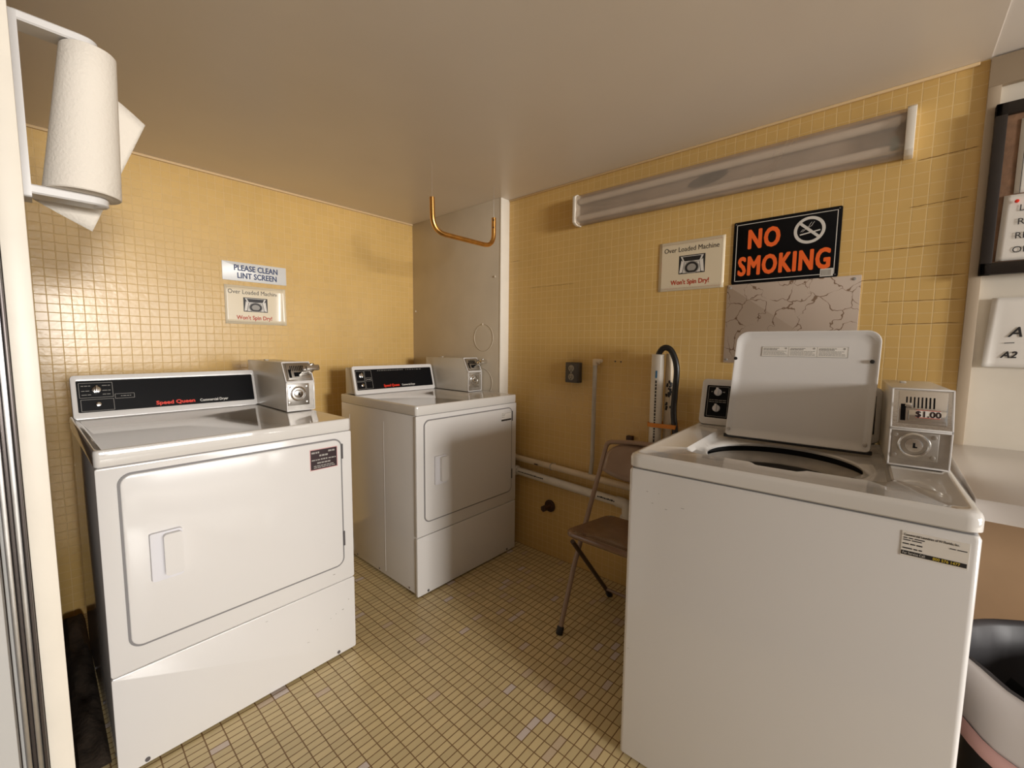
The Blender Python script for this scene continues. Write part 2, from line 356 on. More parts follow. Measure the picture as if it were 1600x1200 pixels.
# metal sliding-door frame left of the end board
b = new()
d1 = struct('door_1', box(new(), -2.7, -1.928, -1.46, -1.42, 0, H, bev=.002), M['door_grey'])
for (x0, x1, y0, m) in ((-1.901, -1.8965, -1.425, 'alu_dark'), (-1.9095, -1.902, -1.412, 'alu'), (-1.9155, -1.9100, -1.405, 'alu_dark'), (-1.9225, -1.916, -1.418, 'alu'), (-1.9275, -1.923, -1.410, 'door_grey')):
    obj('frame_strip', box(new(), x0, x1, y0, -1.387, 0, H, bev=.0012), M[m], d1)

struct('wall_left_blocker', box(new(), -2.70, -2.35, -3.9, -1.46, 0, H), mat('grey_brown_wall', (0.30, 0.25, 0.21), .6), smooth=0)  # unseen wall, added to block sky light from the left

# right-hand white wall over the counter (structure), with header and post
struct('wall_right_front', box(new(), 0.006, 0.12, -3.9, YJ, 0.85, H), M['white_wall'], smooth=0)
b = new(); box(b, -.012, 0.006, YJ-.026, YJ, 0.0, H-.083, bev=.001); struct('trim_4', b, M['trim_tan'])
b = new(); box(b, -.012, 0.006, -3.9, YJ, H-.083, H-.003, bev=.001); struct('trim_5', b, M['trim_tan'])
struct('wall_under_counter', box(new(), 0.006, 0.12, -3.9, YJ, 0, 0.85), M['under'], smooth=0)

# horizontal cracks in the grout of the right wall
def crack(y0, y1, z0, z1, t):
    b = new(); n = 14; P = []
    for i in range(n+1):
        f = i/n; P.append((y0+(y1-y0)*f, z0+(z1-z0)*f+random.uniform(-.0008, .0008), t*(.4+.8*random.random())*(1 if 0 < i < n else .2)))
    t_ = new(); A = [t_.verts.new((-.0006, y, z+w_/2)) for y, z, w_ in P]; B = [t_.verts.new((-.0006, y, z-w_/2)) for y, z, w_ in P]
    for i in range(n): t_.faces.new((A[i], A[i+1], B[i+1], B[i]))
    _app(b, t_, 0, None); obj('grout_crack', b, M['rust_line'], wr_)
M['rust_line'] = mat('crack_stain', (0.22, 0.11, 0.03), .8)
for a in ((-2.43, -2.69, 1.502, 1.500, .0026), (-2.40, -2.69, 1.408, 1.407, .0022), (-2.56, -2.69, 1.765, 1.772, .002), (-2.55, -2.68, 1.625, 1.632, .002), (-2.50, -2.69, 1.335, 1.333, .002), (-2.52, -2.69, 1.26, 1.262, .0018), (-1.0, -1.3, 1.50, 1.50, .0014), (-.86, -.93, 1.66, 1.66, .0014)): crack(*a)
for y, z in ((-1.545, 1.107), (-1.575, 1.106)):
    cyl(b := new(), (0, y, z), (-1, 0, 0), .004, .0015, n=10); obj('screw_hole', b, M['gap'], wr_)

# ------------------------------------------------------------------ coin box (child part builder)
def coin_box(par, u0, w_, vf, vb, z0, zm, zt, vt, price=False):
    b = new(); th = .004
    # shell: side profile extruded across the width; front left open behind the plates
    prof(b, [(vf+.004, z0+.001), (vf+.004, zm), (vt+.004, zt-.001), (vb, zt-.001), (vb, z0+.001)], u0, u0+w_, bev=.003)
    box(b, u0+w_*.3, u0+w_*.42, vb-.12, vb-.10, zt-.001, zt+.003, bev=.001)
    cb_ = obj('coin_box', b, M['boxpaint'], par)
    # front frame in bright metal: lower part vertical, upper part leaning
    b = new()
    lean = math.atan2(vt-vf, zt-zm); hl = math.hypot(vt-vf, zt-zm)
    XL = T(u0, vf, z0); XU = T(u0, vf, zm) @ Matrix.Rotation(-lean, 4, 'X')
    hz = zm-z0
    def fr(bm, X, h):
        for (x0, x1, a0, a1) in ((0, w_, 0, th), (0, w_, h-th, h), (0, th, 0, h), (w_-th, w_, 0, h)):
            box(bm, x0, x1, -.003, .006, a0, a1, bev=.001, X=X)
    fr(b, XL, hz); fr(b, XU, hl)
    obj('bezel', b, M['enamel'], cb_)
    # lock plate
    b = new(); box(b, th, w_-th, .0005, .006, th, hz-th, X=XL)
    box(b, th+.002, w_*.80, -.003, .004, hz*.20, hz*.94, bev=.0015, X=XL)
    for (x, z) in ((.012, .30), (w_*.72, .30), (.012, .84), (w_*.72, .84)):
        cyl(b, (x, -.002, hz*z), (0, -1, 0), .005, .003, n=14, bev=.001, X=XL)
    for x in (.03, .055, .085): box(b, x, x+.012, -.001, .001, .007, .010, X=XL)
    obj('lock_plate', b, M['steel'], cb_)
    b = new(); cx_, cz_ = w_*.41, hz*.60; rk = min(hz*.30, .027)
    ring(b, (cx_, -.004, cz_), (0, -1, 0), rk, .0035, X=XL); cyl(b, (cx_, -.002, cz_), (0, -1, 0), rk*.62, .008, n=28, bev=.002, X=XL)
    obj('lock_barrel', b, M['chrome'], cb_)
    b = new(); box(b, cx_-.002, cx_+.002, -.0115, -.009, cz_-.006, cz_+.006, X=XL); box(b, cx_-.002, cx_+.006, -.0115, -.009, cz_-.006, cz_-.003, X=XL)
    obj('keyhole', b, M['black'], cb_)
    # coin slide mechanism
    b = new(); box(b, th, w_-th, .0005, .006, th, hl-th, X=XU)
    box(b, w_*.12, w_*.90, -.004, .004, hl*.14, hl*.93, bev=.002, X=XU)
    obj('coin_plate', b, M['steel'] if not price else M['chrome'], cb_)
    b = new()
    for i in range(8):
        x = w_*.24+i*w_*.062; box(b, x, x+.0028, -.0055, -.003, hl*.52, hl*.78, X=XU)
    box(b, w_*.16, w_*.24, -.006, -.003, hl*.20, hl*.60, X=XU)
    if not price: box(b, w_*.34, w_*.5, -.006, -.003, hl*.25, hl*.45, X=XU)
    obj('coin_slots', b, M['black'], cb_)
    b = new()
    if price:
        box(b, w_*.28, w_*.88, -.012, -.003, hl*.20, hl*.46, bev=.003, X=XU)
        box(b, w_*.22, w_*.34, -.014, -.003, hl*.52, hl*.62, bev=.002, X=XU)
        obj('coin_slide', b, M['chrome'], cb_)
        b = new(); box(b, w_*.40, w_*.78, -.0135, -.012, hl*.27, hl*.46, bev=.0006, X=XU)
        text(b, '$1.00', .020, w_*.59, hl*.295, -.0139, sx=1.0, bold=.0006, mi=1, X=XU)
        for (x0, x1, a0, a1) in ((.40, .78, .27, .285), (.40, .78, .445, .46)):
            box(b, w_*x0, w_*x1, -.0137, -.0134, hl*a0, hl*a1, mi=2, X=XU)
        ps = obj('price_sticker', b, [M['paper'], M['maroon'], M['darkred']], cb_, smooth=0); ps['label'] = 'price sticker reading $1.00'
    else:
        box(b, w_*.50, w_*.92, -.055, -.003, hl*.30, hl*.48, bev=.004, X=XU)
        box(b, w_*.58, w_*1.06, -.066, -.050, hl*.27, hl*.52, bev=.005, X=XU)
        cyl(b, (w_*.80, -.060, hl*.50), (0, 0, 1), .010, .006, n=20, bev=.002, X=XU)
        obj('coin_slide', b, M['chrome'], cb_)
    return cb_

# ------------------------------------------------------------------ dryers
def dryer(name, loc, rz, cu0, cu1, cv, bu0, bv, sticker, label, lettered=True, detail=0):
    W, HD, LD, KK, D = .683, .9047, .0436, .2937, cv+.12
    t = tag(empty(name, loc, rz), label, 'clothes dryer', 'front loading dryers along the back wall')
    b = new(); box(b, .003, W-.003, .006, D, .018, HD-LD-.002, bev=.004)
    for v in ((.27, .60) if detail else ()): box(b, .0022, .004, v, v+.003, .04, HD-LD-.06)      # pressed crease on each side
    for v in (.27,): box(b, W-.004, W-.0022, v, v+.003, .04, HD-LD-.06)
    cut_list = [obj('cabinet', b, M['enamel'], t)]
    # upper and lower front panels
    b = new(); prism(b, rr(0, W, KK+.0015, HD-LD-.0025, .006), 0, .012, bev=.003); cut_list.append(obj('front_panel', b, M['enamel'], t))
    b = new(); prism(b, rr(0, W, .010, KK-.0015, .006), 0, .012, bev=.003); obj('lower_panel', b, M['enamel'], t)
    b = new(); box(b, .006, W-.006, .006, .012, .02, HD-LD); cut_list.append(obj('seam_shadow_gap', b, M['gapg'], t))
    # top with shallow tray
    b = new(); z0, z1 = HD-LD, HD
    O = lambda i, z, r: [(x, y, z) for x, y in rr(i, W-i, i, D-i, r, 8)]
    loops(b, [O(.001, z0, .012), O(-.0005, z0+.003, .013), O(-.0005, z1-.006, .013), O(.0008, z1-.002, .012), O(.0035, z1, .010), O(.009, z1, .012), O(.015, z1-.0025, .018)], cap0=True, cap1=True)
    obj('top_panel', b, M['enamel_top'], t)
    # door
    b = new(); prism(b, rr(.0395, .6445, .3555, .8375, .031, 8), -.0026, .004); cut_list.append(obj('door_groove_shade', b, M['gapg'], t))  # dark slab behind the door paints the shade of its groove
    b = new(); prism(b, rr(.0445, .6395, .3605, .8325, .027, 8), -.0055, .002, bev=.003, seg=3); dr = obj('door', b, M['enamel'], t); cut_list.append(dr)
    for o_ in cut_list: cut(o_, prism(new(), rr(.1215, .1635, .539, .656, .008, 4), -.03, .036))
    # moulded pull handle: bowed left side, scooped pocket
    b = new(); yh = -.0055
    out = rr(.094, .1665, .525, .662, (.006, .012, .008, .004), 5)
    out = [(x+(-.004*cos((z-.5935)/.0685*pi/2) if x < .12 else 0), z) for x, z in out]
    inn = rr(.1235, .1615, .541, .654, (.010, .012, .006, .012), 5)
    l0 = [(x, yh, z) for x, z in out]; l1 = [(.130+(x-.130)*.97, yh-.009, .5935+(z-.5935)*.985) for x, z in out]
    l2 = [(x, yh-.0095, z) for x, z in inn]; l3 = [(.1425+(x-.1425)*.97, yh-.004, .5975+(z-.5975)*.985) for x, z in inn]
    l4 = [(.1425+(x-.1425)*.90, .010+(.1425-x)*.5, .5975+(z-.5975)*.95) for x, z in inn]; l5 = [(.1425+(x-.1425)*.70, .020+(.1425-x)*.6, .5985+(z-.5975)*.82) for x, z in inn]
    loops(b, [l0, l1, l2, l3, l4, l5], cap1=True); obj('door_handle', b, M['enamel_in'], dr)
    for z in (.43, .76):
        b = new(); box(b, .6415, .6475, -.0065, .0, z, z+.055, bev=.001); obj('hinge', b, M['gap'], dr)
    for (x, v) in ((.06, 0), (W-.07, 0)):
        cyl(b := new(), (x, .001, .022), (0, -1, 0), .006, .003, n=12); obj('screw', b, M['gap'], t)
    for v in (.07, .33, .55):
        cyl(b := new(), (.004, v, .032), (-1, 0, 0), .0045, .0025, n=12); obj('screw', b, M['gap'], t)
    for (x, v) in ((.05, .05), (W-.05, .05), (.05, D-.05), (W-.05, D-.05)):
        cyl(b := new(), (x, v, 0), (0, 0, 1), .018, .022, n=16); obj('levelling_foot', b, M['gap'], t)
    # control console
    wc_ = cu1-cu0; hc = .158; lean = radians(15)
    XC = T(cu0, cv, HD) @ Matrix.Rotation(-lean, 4, 'X')
    b = new(); prof(b, [(cv+.012, HD+.001), (cv+.052, HD+hc*cos(lean)-.006), (cv+.115, HD+hc*cos(lean)-.008), (cv+.115, HD+.001)], cu0+.004, cu1-.004, bev=.005)
    co = obj('console', b, M['boxpaint'], t)
    b = new(); out = rr(0, wc_, 0, hc, .012, 5); inn = rr(.014, wc_-.012, .024, hc-.020, .004, 5)
    mid = rr(.008, wc_-.007, .014, hc-.009, .010, 5)
    loops(b, [[(x, .012, z) for x, z in out], [(x, .002, z) for x, z in out], [(x*.996+.001, -.002, z*.99+.001) for x, z in out], [(x, -.004, z) for x, z in mid], [(x, -.001, z) for x, z in inn], [(x, .004, z) for x, z in inn]], X=XC)
    obj('console_frame', b, M['enamel'], co)
    b = new(); box(b, .012, wc_-.010, .001, .006, .022, hc-.018, X=XC); obj('control_plate', b, M['black'], co)
    b = new(); yl = .0003
    def rect(x0, x1, z0, z1, t_=.0010, mi=0):
        for a in ((x0, x1, z0, z0+t_), (x0, x1, z1-t_, z1), (x0, x0+t_, z0, z1), (x1-t_, x1, z0, z1)): box(b, a[0], a[1], yl, yl+.0006, a[2], a[3], mi=mi, X=XC)
    if detail == 0:
        rect(.020, .108, .076, .130); rect(.022, .108, .028, .070); rect(.112, .166, .068, .086)
        for z in (.118, .100, .086): bars(b, .026, .050, z, .0018, yl-.0002, X=XC); bars(b, .080, .102, z, .0018, yl-.0002, X=XC)
        bars(b, .128, .158, .076, .0022, yl-.0002, X=XC)
        tx, sq, co_, cs = .226, 1.16, .140, .86
    else:
        rect(.018, .066, .074, .130); rect(.018, .066, .030, .070); rect(.070, .112, .030, .132); rect(.076, .106, .072, .092)
        bars(b, .080, .104, .080, .004, yl-.0002, X=XC); bars(b, .15, .32, .128, .0022, yl-.0002, X=XC, gap=.004); bars(b, .34, .46, .128, .0022, yl-.0002, X=XC, gap=.008)
        tx, sq, co_, cs = .178, .97, .120, .80
    obj('panel_markings', b, M['grey_print'], co, smooth=0)
    b = new(); text(b, 'Speed Queen', .0195, tx, .034, yl-.0003, sx=sq, bold=.0009, align='LEFT', X=XC)
    text(b, 'Commercial Dryer', .0150, tx+co_, .034, yl-.0003, sx=cs, bold=.00035, align='LEFT', mi=1, X=XC)
    obj('lettering', b, [M['red'], M['lgrey_print']], co, smooth=0)
    kx = .064 if detail == 0 else .044
    for (x, z, r_) in ((kx, .103, .0125), (kx+.002, .050, .008)):
        b = new(); cyl(b, (x, .001, z), (0, -1, 0), r_, .012, n=24, bev=.002, X=XC)
        if r_ > .01: box(b, x-.0035, x+.0035, -.020, -.009, z-.012, z+.014, bev=.0015, X=XC)
        obj('knob' if r_ > .01 else 'push_button', b, M['chrome'], co)
    coin_box(t, bu0, .112, bv, cv+.10, HD+.001, HD+.118, HD+.198, bv+.042)
    # sticker on the door
    if sticker == 'dark':
        b = new(); box(b, .5275, .6255, -.0062, -.0054, .738, .812, mi=1); box(b, .530, .623, -.0066, -.006, .7405, .8095)
        for i, (z, h, a, c) in enumerate(((.797, .006, .533, .560), (.797, .006, .592, .619), (.785, .006, .560, .592), (.772, .004, .533, .562), (.772, .005, .565, .588), (.772, .004, .592, .619), (.760, .005, .552, .602), (.751, .003, .540, .615), (.745, .003, .540, .615))):
            bars(b, a, c, z, h, -.0069, mi=2)
        st = obj('sticker', b, [M['maroon'], M['pink'], M['grey_print']], dr, smooth=0); st['label'] = 'small black sticker with a pink edge'
    else:
        b = new(); box(b, .553, .634, -.0062, -.0054, .767, .814)
        for z, a, c in ((.808, .556, .630), (.801, .556, .585), (.795, .556, .580), (.786, .556, .578)): bars(b, a, c, z, .0028, -.0066, mi=1)
        box(b, .553, .634, -.0066, -.0061, .767, .776, mi=2)
        st = obj('sticker', b, [M['paper'], M['grey_print'], M['ink']], dr, smooth=0); st['label'] = 'small white sticker with a black strip'
    # scuffs
    if detail == 0:
        for (x, z) in ((.50, .12), (.535, .150), (.585, .168), (.605, .176), (.63, .18), (.655, .21), (.37, .265), (.60, .33)):
            obj('scuff_mark', box(new(), x, x+random.uniform(.003, .008), -.0004, .0004, z, z+random.uniform(.001, .0025)), M['grey_print'], t, smooth=0)
    return t
dryer('clothes_dryer', (-1.787, -1.070, 0), .0152, 0.004, .582, .625, .578, .305, 'dark', 'large white dryer nearest the left wall, with a black sticker on its door')
dryer('clothes_dryer', (-.758, -.982, 0), .0056, .024, .560, .570, .566, .275, 'white', 'white front loading dryer standing in the corner against the beige panel, partly in shade', detail=1)

# ------------------------------------------------------------------ dust in the gap beside the first dryer, coloured dark to deepen its shade
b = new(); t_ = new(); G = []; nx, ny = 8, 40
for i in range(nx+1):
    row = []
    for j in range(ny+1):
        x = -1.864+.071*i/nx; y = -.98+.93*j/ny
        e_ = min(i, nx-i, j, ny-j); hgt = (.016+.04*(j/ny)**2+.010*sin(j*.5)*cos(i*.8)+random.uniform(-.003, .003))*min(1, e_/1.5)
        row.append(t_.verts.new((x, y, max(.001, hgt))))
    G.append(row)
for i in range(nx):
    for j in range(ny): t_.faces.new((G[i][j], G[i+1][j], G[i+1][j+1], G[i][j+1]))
_app(b, t_, 0, None); o = obj('lint_heap', b, mat('shade_dark_lint', (0.055, 0.038, 0.025), .9, bump=1, bscale=90, var=.4, vscale=30)); o['kind'] = 'stuff'
tag(o, 'dusty lint lying in the gap left of the nearest dryer, darkened for shade there', 'lint')

# ------------------------------------------------------------------ washer
def washer():
    W, D, HW, LW = .6505, .745, .8953, .0387
    t = tag(empty('washing_machine', (-.8171, -2.0299, 0), .0409-pi/2), 'white top loading washing machine with its lid standing open, in the right foreground', 'washing machine')
    b = new(); RR = lambda i, z, r: [(x, y, z) for x, y in rr(i, W-i, i, D-i, r, 6)]
    loops(b, [RR(.004, .018, .008), RR(0, .022, .010), RR(0, HW-LW-.010, .010), RR(.003, HW-LW-.004, .009), RR(.008, HW-LW-.003, .008), RR(.012, HW-LW-.006, .006), RR(.012, .030, .006)], cap0=True, cap1=True); obj('cabinet', b, M['enamel'], t)
    b = new(); loops(b, [RR(.006, HW-LW-.006, .006), RR(.006, HW-LW+.003, .006), RR(.011, HW-LW+.003, .006), RR(.011, HW-LW-.006, .006)]); obj('seam_shadow_gap', b, M['gapg'], t)
    for (x, v) in ((.05, .05), (W-.05, .05), (.05, D-.05), (W-.05, D-.05)):
        cyl(b := new(), (x, v, 0), (0, 0, 1), .02, .022, n=16); obj('levelling_foot', b, M['gap'], t)
    # top deck: loops sampled by angle round the tub centre
    cu, cv_ = .305, .320
    def sd(x, y, x0, x1, y0, y1, r):
        qx = abs(x-(x0+x1)/2)-(x1-x0)/2+r; qy = abs(y-(y0+y1)/2)-(y1-y0)/2+r
        return math.hypot(max(qx, 0), max(qy, 0))+min(max(qx, qy), 0)-r
    base = [2*pi*i/144 for i in range(144)]
    for (cx_, cy_) in ((0, 0), (W, 0), (0, D), (W, D)):
        a = math.atan2(cy_-cv_, cx_-cu) % (2*pi)
        base += [a+d for d in (-.03, -.015, 0, .015, .03)]
    ang = sorted(set(round(a % (2*pi), 5) for a in base))
    def rl(x0, x1, y0, y1, r, z):
        out = []
        for a in ang:
            lo, hi = 0, 2.0
            for _ in range(40):
                m_ = (lo+hi)/2
                if sd(cu+m_*cos(a), cv_+m_*sin(a), x0, x1, y0, y1, r) < 0: lo = m_
                else: hi = m_
            out.append((cu+lo*cos(a), cv_+lo*sin(a), z))
        return out
    circ = lambda r, z: [(cu+r*cos(a), cv_+r*sin(a), z) for a in ang]
    def notch(L_, k=1):
        return [(x, y-.024*k*max(0, min(1, (.058-abs(x-.325))/.014)) if y < .22 else y, z) for x, y, z in L_]
    z0 = HW-LW; b = new()
    loops(b, [rl(.003, W-.003, .003, D-.003, .02, z0), rl(-.002, W+.002, -.003, D, .022, z0+.004), rl(-.002, W+.002, -.003, D, .022, HW-.012), rl(.001, W-.001, 0, D-.002, .022, HW-.004), rl(.008, W-.008, .006, D-.01, .02, HW),
              rl(.016, W-.016, .014, D-.02, .02, HW-.001), rl(.022, W-.022, .020, D-.03, .03, HW-.004),
              notch(rl(.095, .540, .128, .575, .05, HW-.004)), notch(rl(.099, .536, .132, .571, .05, HW-.008)),
              notch(rl(.106, .530, .139, .565, .055, HW-.018), .6), rl(.116, .514, .146, .535, .15, HW-.023), circ(.188, HW-.026), circ(.184, HW-.030), circ(.185, HW-.035)])
    obj('top_deck', b, M['enamel_top'], t)
    b = new(); loops(b, [circ(.185, HW-.034), circ(.215, HW-.040), circ(.225, HW-.085), circ(.225, HW-.40), circ(.05, HW-.40)], cap1=True, flip=True); obj('tub_wall', b, M['tub_dark'], t)
    b = new(); loops(b, [circ(.206, HW-.064), circ(.202, HW-.056), circ(.196, HW-.054), circ(.170, HW-.072), circ(.166, HW-.082), circ(.172, HW-.088)]); obj('tub_ring', b, M['tub_ring'], t)
    b = new(); loops(b, [circ(.180, HW-.088), circ(.180, HW-.36)]); obj('wash_basket', b, M['tub'], t)
    # lid, standing open
    lean = radians(12.5); XLd = T(0, .472, HW-.008) @ Matrix.Rotation(-lean, 4, 'X')
    lu0, lu1, lh = .128, .504, .356
    out = rr(lu0, lu1, 0, lh, (.012, .012, .036, .036), 8)
    def sc(k, p=out, cx=(lu0+lu1)/2, cz=lh/2): return [(cx+(x-cx)*(1-k/((lu1-lu0)/2)), cz+(z-cz)*(1-k/(lh/2))) for x, z in p]
    tap = lambda P: [(x+.006*(z/lh)*(1 if x < .3 else 1.2), z) for x, z in P]
    b = new()
    loops(b, [[(x, .020, z) for x, z in tap(sc(.010))], [(x, .018, z) for x, z in tap(sc(.002))], [(x, .004, z) for x, z in tap(out)], [(x, 0, z) for x, z in tap(sc(.0015))], [(x, 0, z) for x, z in tap(sc(.006))], [(x, .005, z) for x, z in tap(sc(.012))], [(x, .0055, z) for x, z in tap(sc(.03))]], cap0=True, cap1=True, X=XLd)
    ld = obj('lid', b, M['enamel'], t)
    for (x, z) in ((lu0+.010, .022), (lu1-.014, .022), (lu0+.009, .262), (lu1-.012, .262)):
        cyl(b := new(), (x, .004, z), (0, -1, 0), .0055, .006, n=14, bev=.001, X=XLd); obj('bumper', b, M['rubber'] if z > .1 else M['steel'], ld)
    b = new(); box(b, lu0-.004, lu1+.004, .003, .016, -.006, .006, bev=.002, X=XLd); obj('hinge_gasket', b, M['rubber'], ld)
    b = new(); box(b, .212, .437, .0045, .0056, .272, .305, mi=1, X=XLd); box(b, .213, .436, .0041, .005, .273, .304, X=XLd)
    for k in range(3):
        x0 = .215+k*.0743; box(b, x0+.0715, x0+.0722, .0038, .0042, .273, .304, mi=1, X=XLd)
        for z, h, e in ((.298, .0022, .045), (.2935, .0032, .040), (.289, .0016, .066), (.285, .0016, .060), (.281, .0016, .066), (.277, .0016, .068)):
            bars(b, x0+.002, x0+e, z, h, .0037, mi=1, X=XLd, word=(.003, .010), gap=.0012)
        cyl(b, (x0+.064, .0040, .299), (0, -1, 0), .0028, .0004, n=10, mi=1, X=XLd)
    st = obj('instruction_sticker', b, [M['paper'], M['grey_print']], ld, smooth=0); st['label'] = 'white instruction sticker in three columns of fine print'
    # console
    cv0 = .605; hc = .172; ln = radians(13); wc_ = .520
    XC = T(0.006, cv0, HW-.002) @ Matrix.Rotation(-ln, 4, 'X')
    b = new(); prof(b, [(cv0+.012, HW-.003), (cv0+.050, HW+hc*cos(ln)-.008), (cv0+.088, HW+hc*cos(ln)-.012), (cv0+.094, HW-.003)], .010, wc_-.004, bev=.005)
    co = obj('console', b, M['enamel'], t)
    b = new(); out = rr(0, wc_, 0, hc, .016, 5); inn = rr(.018, wc_-.014, .026, hc-.024, .004, 5); mid = rr(.010, wc_-.008, .014, hc-.012, .012, 5)
    loops(b, [[(x, .012, z) for x, z in out], [(x, .002, z) for x, z in out], [(x*.996+.001, -.002, z*.99+.001) for x, z in out], [(x, -.004, z) for x, z in mid], [(x, -.001, z) for x, z in inn], [(x, .004, z) for x, z in inn]], X=XC)
    obj('console_frame', b, M['enamel'], co)
    b = new(); box(b, .016, wc_-.012, .001, .006, .024, hc-.022, X=XC); obj('control_plate', b, M['black'], co)
    b = new()
    for a in ((.024, .094, .032, .0332), (.024, .094, .142, .1432), (.024, .0252, .032, .143), (.093, .0942, .032, .143), (.098, .16, .142, .1432), (.098, .0992, .032, .143)): box(b, a[0], a[1], .0003, .0009, a[2], a[3], X=XC)
    for z in (.085, .092): bars(b, .03, .088, z, .002, .0001, X=XC)
    bars(b, .034, .044, .122, .004, .0001, X=XC); bars(b, .074, .084, .122, .004, .0001, X=XC)
    obj('panel_markings', b, M['grey_print'], co, smooth=0)
    for z in (.122, .062):
        b = new(); cyl(b, (.058, .001, z), (0, -1, 0), .013, .010, n=24, bev=.002, X=XC); box(b, .053, .061, -.018, -.008, z-.010, z+.016, bev=.002, X=XC); obj('knob', b, M['enamel_in'], co)
    # printed diagram on the deck in front of the console
    b = new(); zz = HW-.0036
    for (a0, a1, c0, c1) in ((.04, .10, .548, .550), (.04, .10, .585, .587), (.04, .042, .548, .587), (.098, .10, .548, .587), (.07, .0715, .548, .587), (.04, .07, .566, .5675), (.012, .034, .560, .562), (.012, .034, .572, .574)): box(b, a0, a1, c0, c1, zz, zz+.0004)
    obj('printed_diagram', b, M['grey_print'], t, smooth=0)
    cbx = coin_box(t, .532, .112, .330, .725, HW-.002, HW+.090, HW+.188, .360, price=True)
    rz_ = Matrix.Rotation(.022, 4, 'Z'); pv = Vector((.532, .330, 0)); cbx.rotation_euler = (0, 0, .022); cbx.location = pv-rz_ @ pv
    # company sticker on the front
    b = new(); box(b, .547, .6355, -.0008, .0002, .790, .838)
    text(b, 'Commercial Laundries of W Florida, Inc.', .0062, .5495, .8295, -.0012, sx=.72, bold=.00008, align='LEFT', mi=1)
    bars(b, .5495, .580, .8245, .0018, -.0012, mi=1); bars(b, .5495, .578, .8205, .0018, -.0012, mi=1)
    bars(b, .611, .633, .8215, .0016, -.0012, mi=1)
    bars(b, .5490, .576, .8130, .0022, -.0012, mi=1); bars(b, .5490, .576, .8045, .0022, -.0012, mi=1)
    box(b, .5478, .634, -.0012, -.0006, .7925, .8005, mi=1)
    text(b, 'For Service Call:', .0066, .5495, .7945, -.0016, sx=.72, align='LEFT', mi=2)
    text(b, '800 576 1477', .0072, .5905, .7942, -.0016, sx=.88, bold=.0002, align='LEFT', mi=3)
    st = obj('company_sticker', b, [M['paper'], M['ink'], M['lgrey_print'], M['yellow_print']], t, smooth=0); st['label'] = 'paper sticker with company lines and a black telephone strip'
    for (x, z, l) in ((.050, .798, .006), (.082, .799, .003), (.065, .770, .006), (.14, .775, .010), (.10, .762, .008), (.125, .862, .003), (.014, .34, .004)): obj('scuff_mark', box(new(), x, x+l*.8, -.0004, .0005, z, z+.0013), M['grey_print'], t, smooth=0)
    return t
washer()

# ------------------------------------------------------------------ wall signs. local frame: x to viewer's right, z up, wall at y=0, front at -y
def overload_sign(parent_loc, rz, w_, h_, label, curl):
    t = tag(empty('paper_sign', parent_loc, rz), label, 'sign', 'overloaded machine notices')
    b = new(); n = 20; L = []
    for side in (0, 1):
        pass
    t_ = new(); G = []
    for i in range(n+1):
        row = []
        for j in range(9):
            x = w_*i/n; z = h_*j/8; y = -.0016
            if curl: y -= max(0, (x/w_-.84)/.16)**2*.016*(1-.25*z/h_)
            row.append(t_.verts.new((x, y, z)))
        G.append(row)
    for i in range(n):
        for j in range(8): t_.faces.new((G[i][j], G[i+1][j], G[i+1][j+1], G[i][j+1]))
    _app(b, t_, 0, None); s = obj('sheet', b, M['cream_paper'], t)
    md = s.modifiers.new('thickness', 'SOLIDIFY'); md.thickness = .0008; md.offset = 1
    b = new(); m_ = .010; e = .0010; y0 = -.0024
    zz = w_*.84 if curl else w_-m_
    for a in ((m_, zz, m_, m_+e), (m_, zz, h_-m_-e, h_-m_), (m_, m_+e, m_, h_-m_)): box(b, a[0], a[1], y0, y0+.0003, a[2], a[3])
    if not curl: box(b, zz-e, zz, y0, y0+.0003, m_, h_-m_)
    obj('printed_border', b, M['darkred'] if not curl else M['grey_print'], t, smooth=0)
    cx = w_*.5 if not curl else w_*.47
    b = new(); text(b, 'Over Loaded Machine', w_*.106, cx, h_*.785, y0-.0002, sx=.88, bold=.0001)
    text(b, "Won't Spin Dry!", w_*.100, cx, h_*.125, y0-.0002, sx=.88, bold=.0008, mi=1)
    obj('lettering', b, [M['ink'], M['darkred']], t, smooth=0)
    # printed picture of an open top loader
    b = new(); pw, ph = w_*.40, h_*.37; x0, z0 = cx-pw/2+.006, h_*.33; P = lambda u, v: (x0+u*pw, z0+v*ph)
    def poly(q, y, mi): prism(b, [P(*a) for a in q], y, y+.0002, mi=mi)
    poly(((0, 0), (1, 0), (1, 1), (0, 1)), y0-.0001, 0)
    poly(((.06, .95), (.94, .95), (.84, .62), (.18, .62)), y0-.0004, 1)
    poly(((.14, .92), (.86, .92), (.79, .68), (.22, .68)), y0-.0007, 0)
    poly(((.03, .05), (.14, .08), (.20, .60), (.10, .75)), y0-.0005, 2)
    poly(((.86, .08), (.97, .05), (.92, .75), (.80, .60)), y0-.0005, 2)
    poly(((.16, .05), (.84, .05), (.78, .60), (.22, .60)), y0-.0005, 1)
    for rx, ry, mi, y in ((.29, .36, 3, .0008), (.25, .31, 0, .0010), (.17, .2, 3, .0012)):
        poly([(.5+rx*cos(a*pi/12), .32+ry*max(-.85, sin(a*pi/12))) for a in range(24)], y0-y, mi)
    obj('printed_picture', b, [M['ink'], M['lgrey_print'], M['paper'], M['grey_print']], t, smooth=0)
    return t
overload_sign((-1.212, 0, 1.276), 0, .287, .198, 'cream notice about overloaded machines with a curled right edge, below the lint screen sign', True)
overload_sign((0, -1.745, 1.422), -pi/2, .270, .208, 'cream notice about overloaded machines on the right wall beside the black no smoking sign', False)

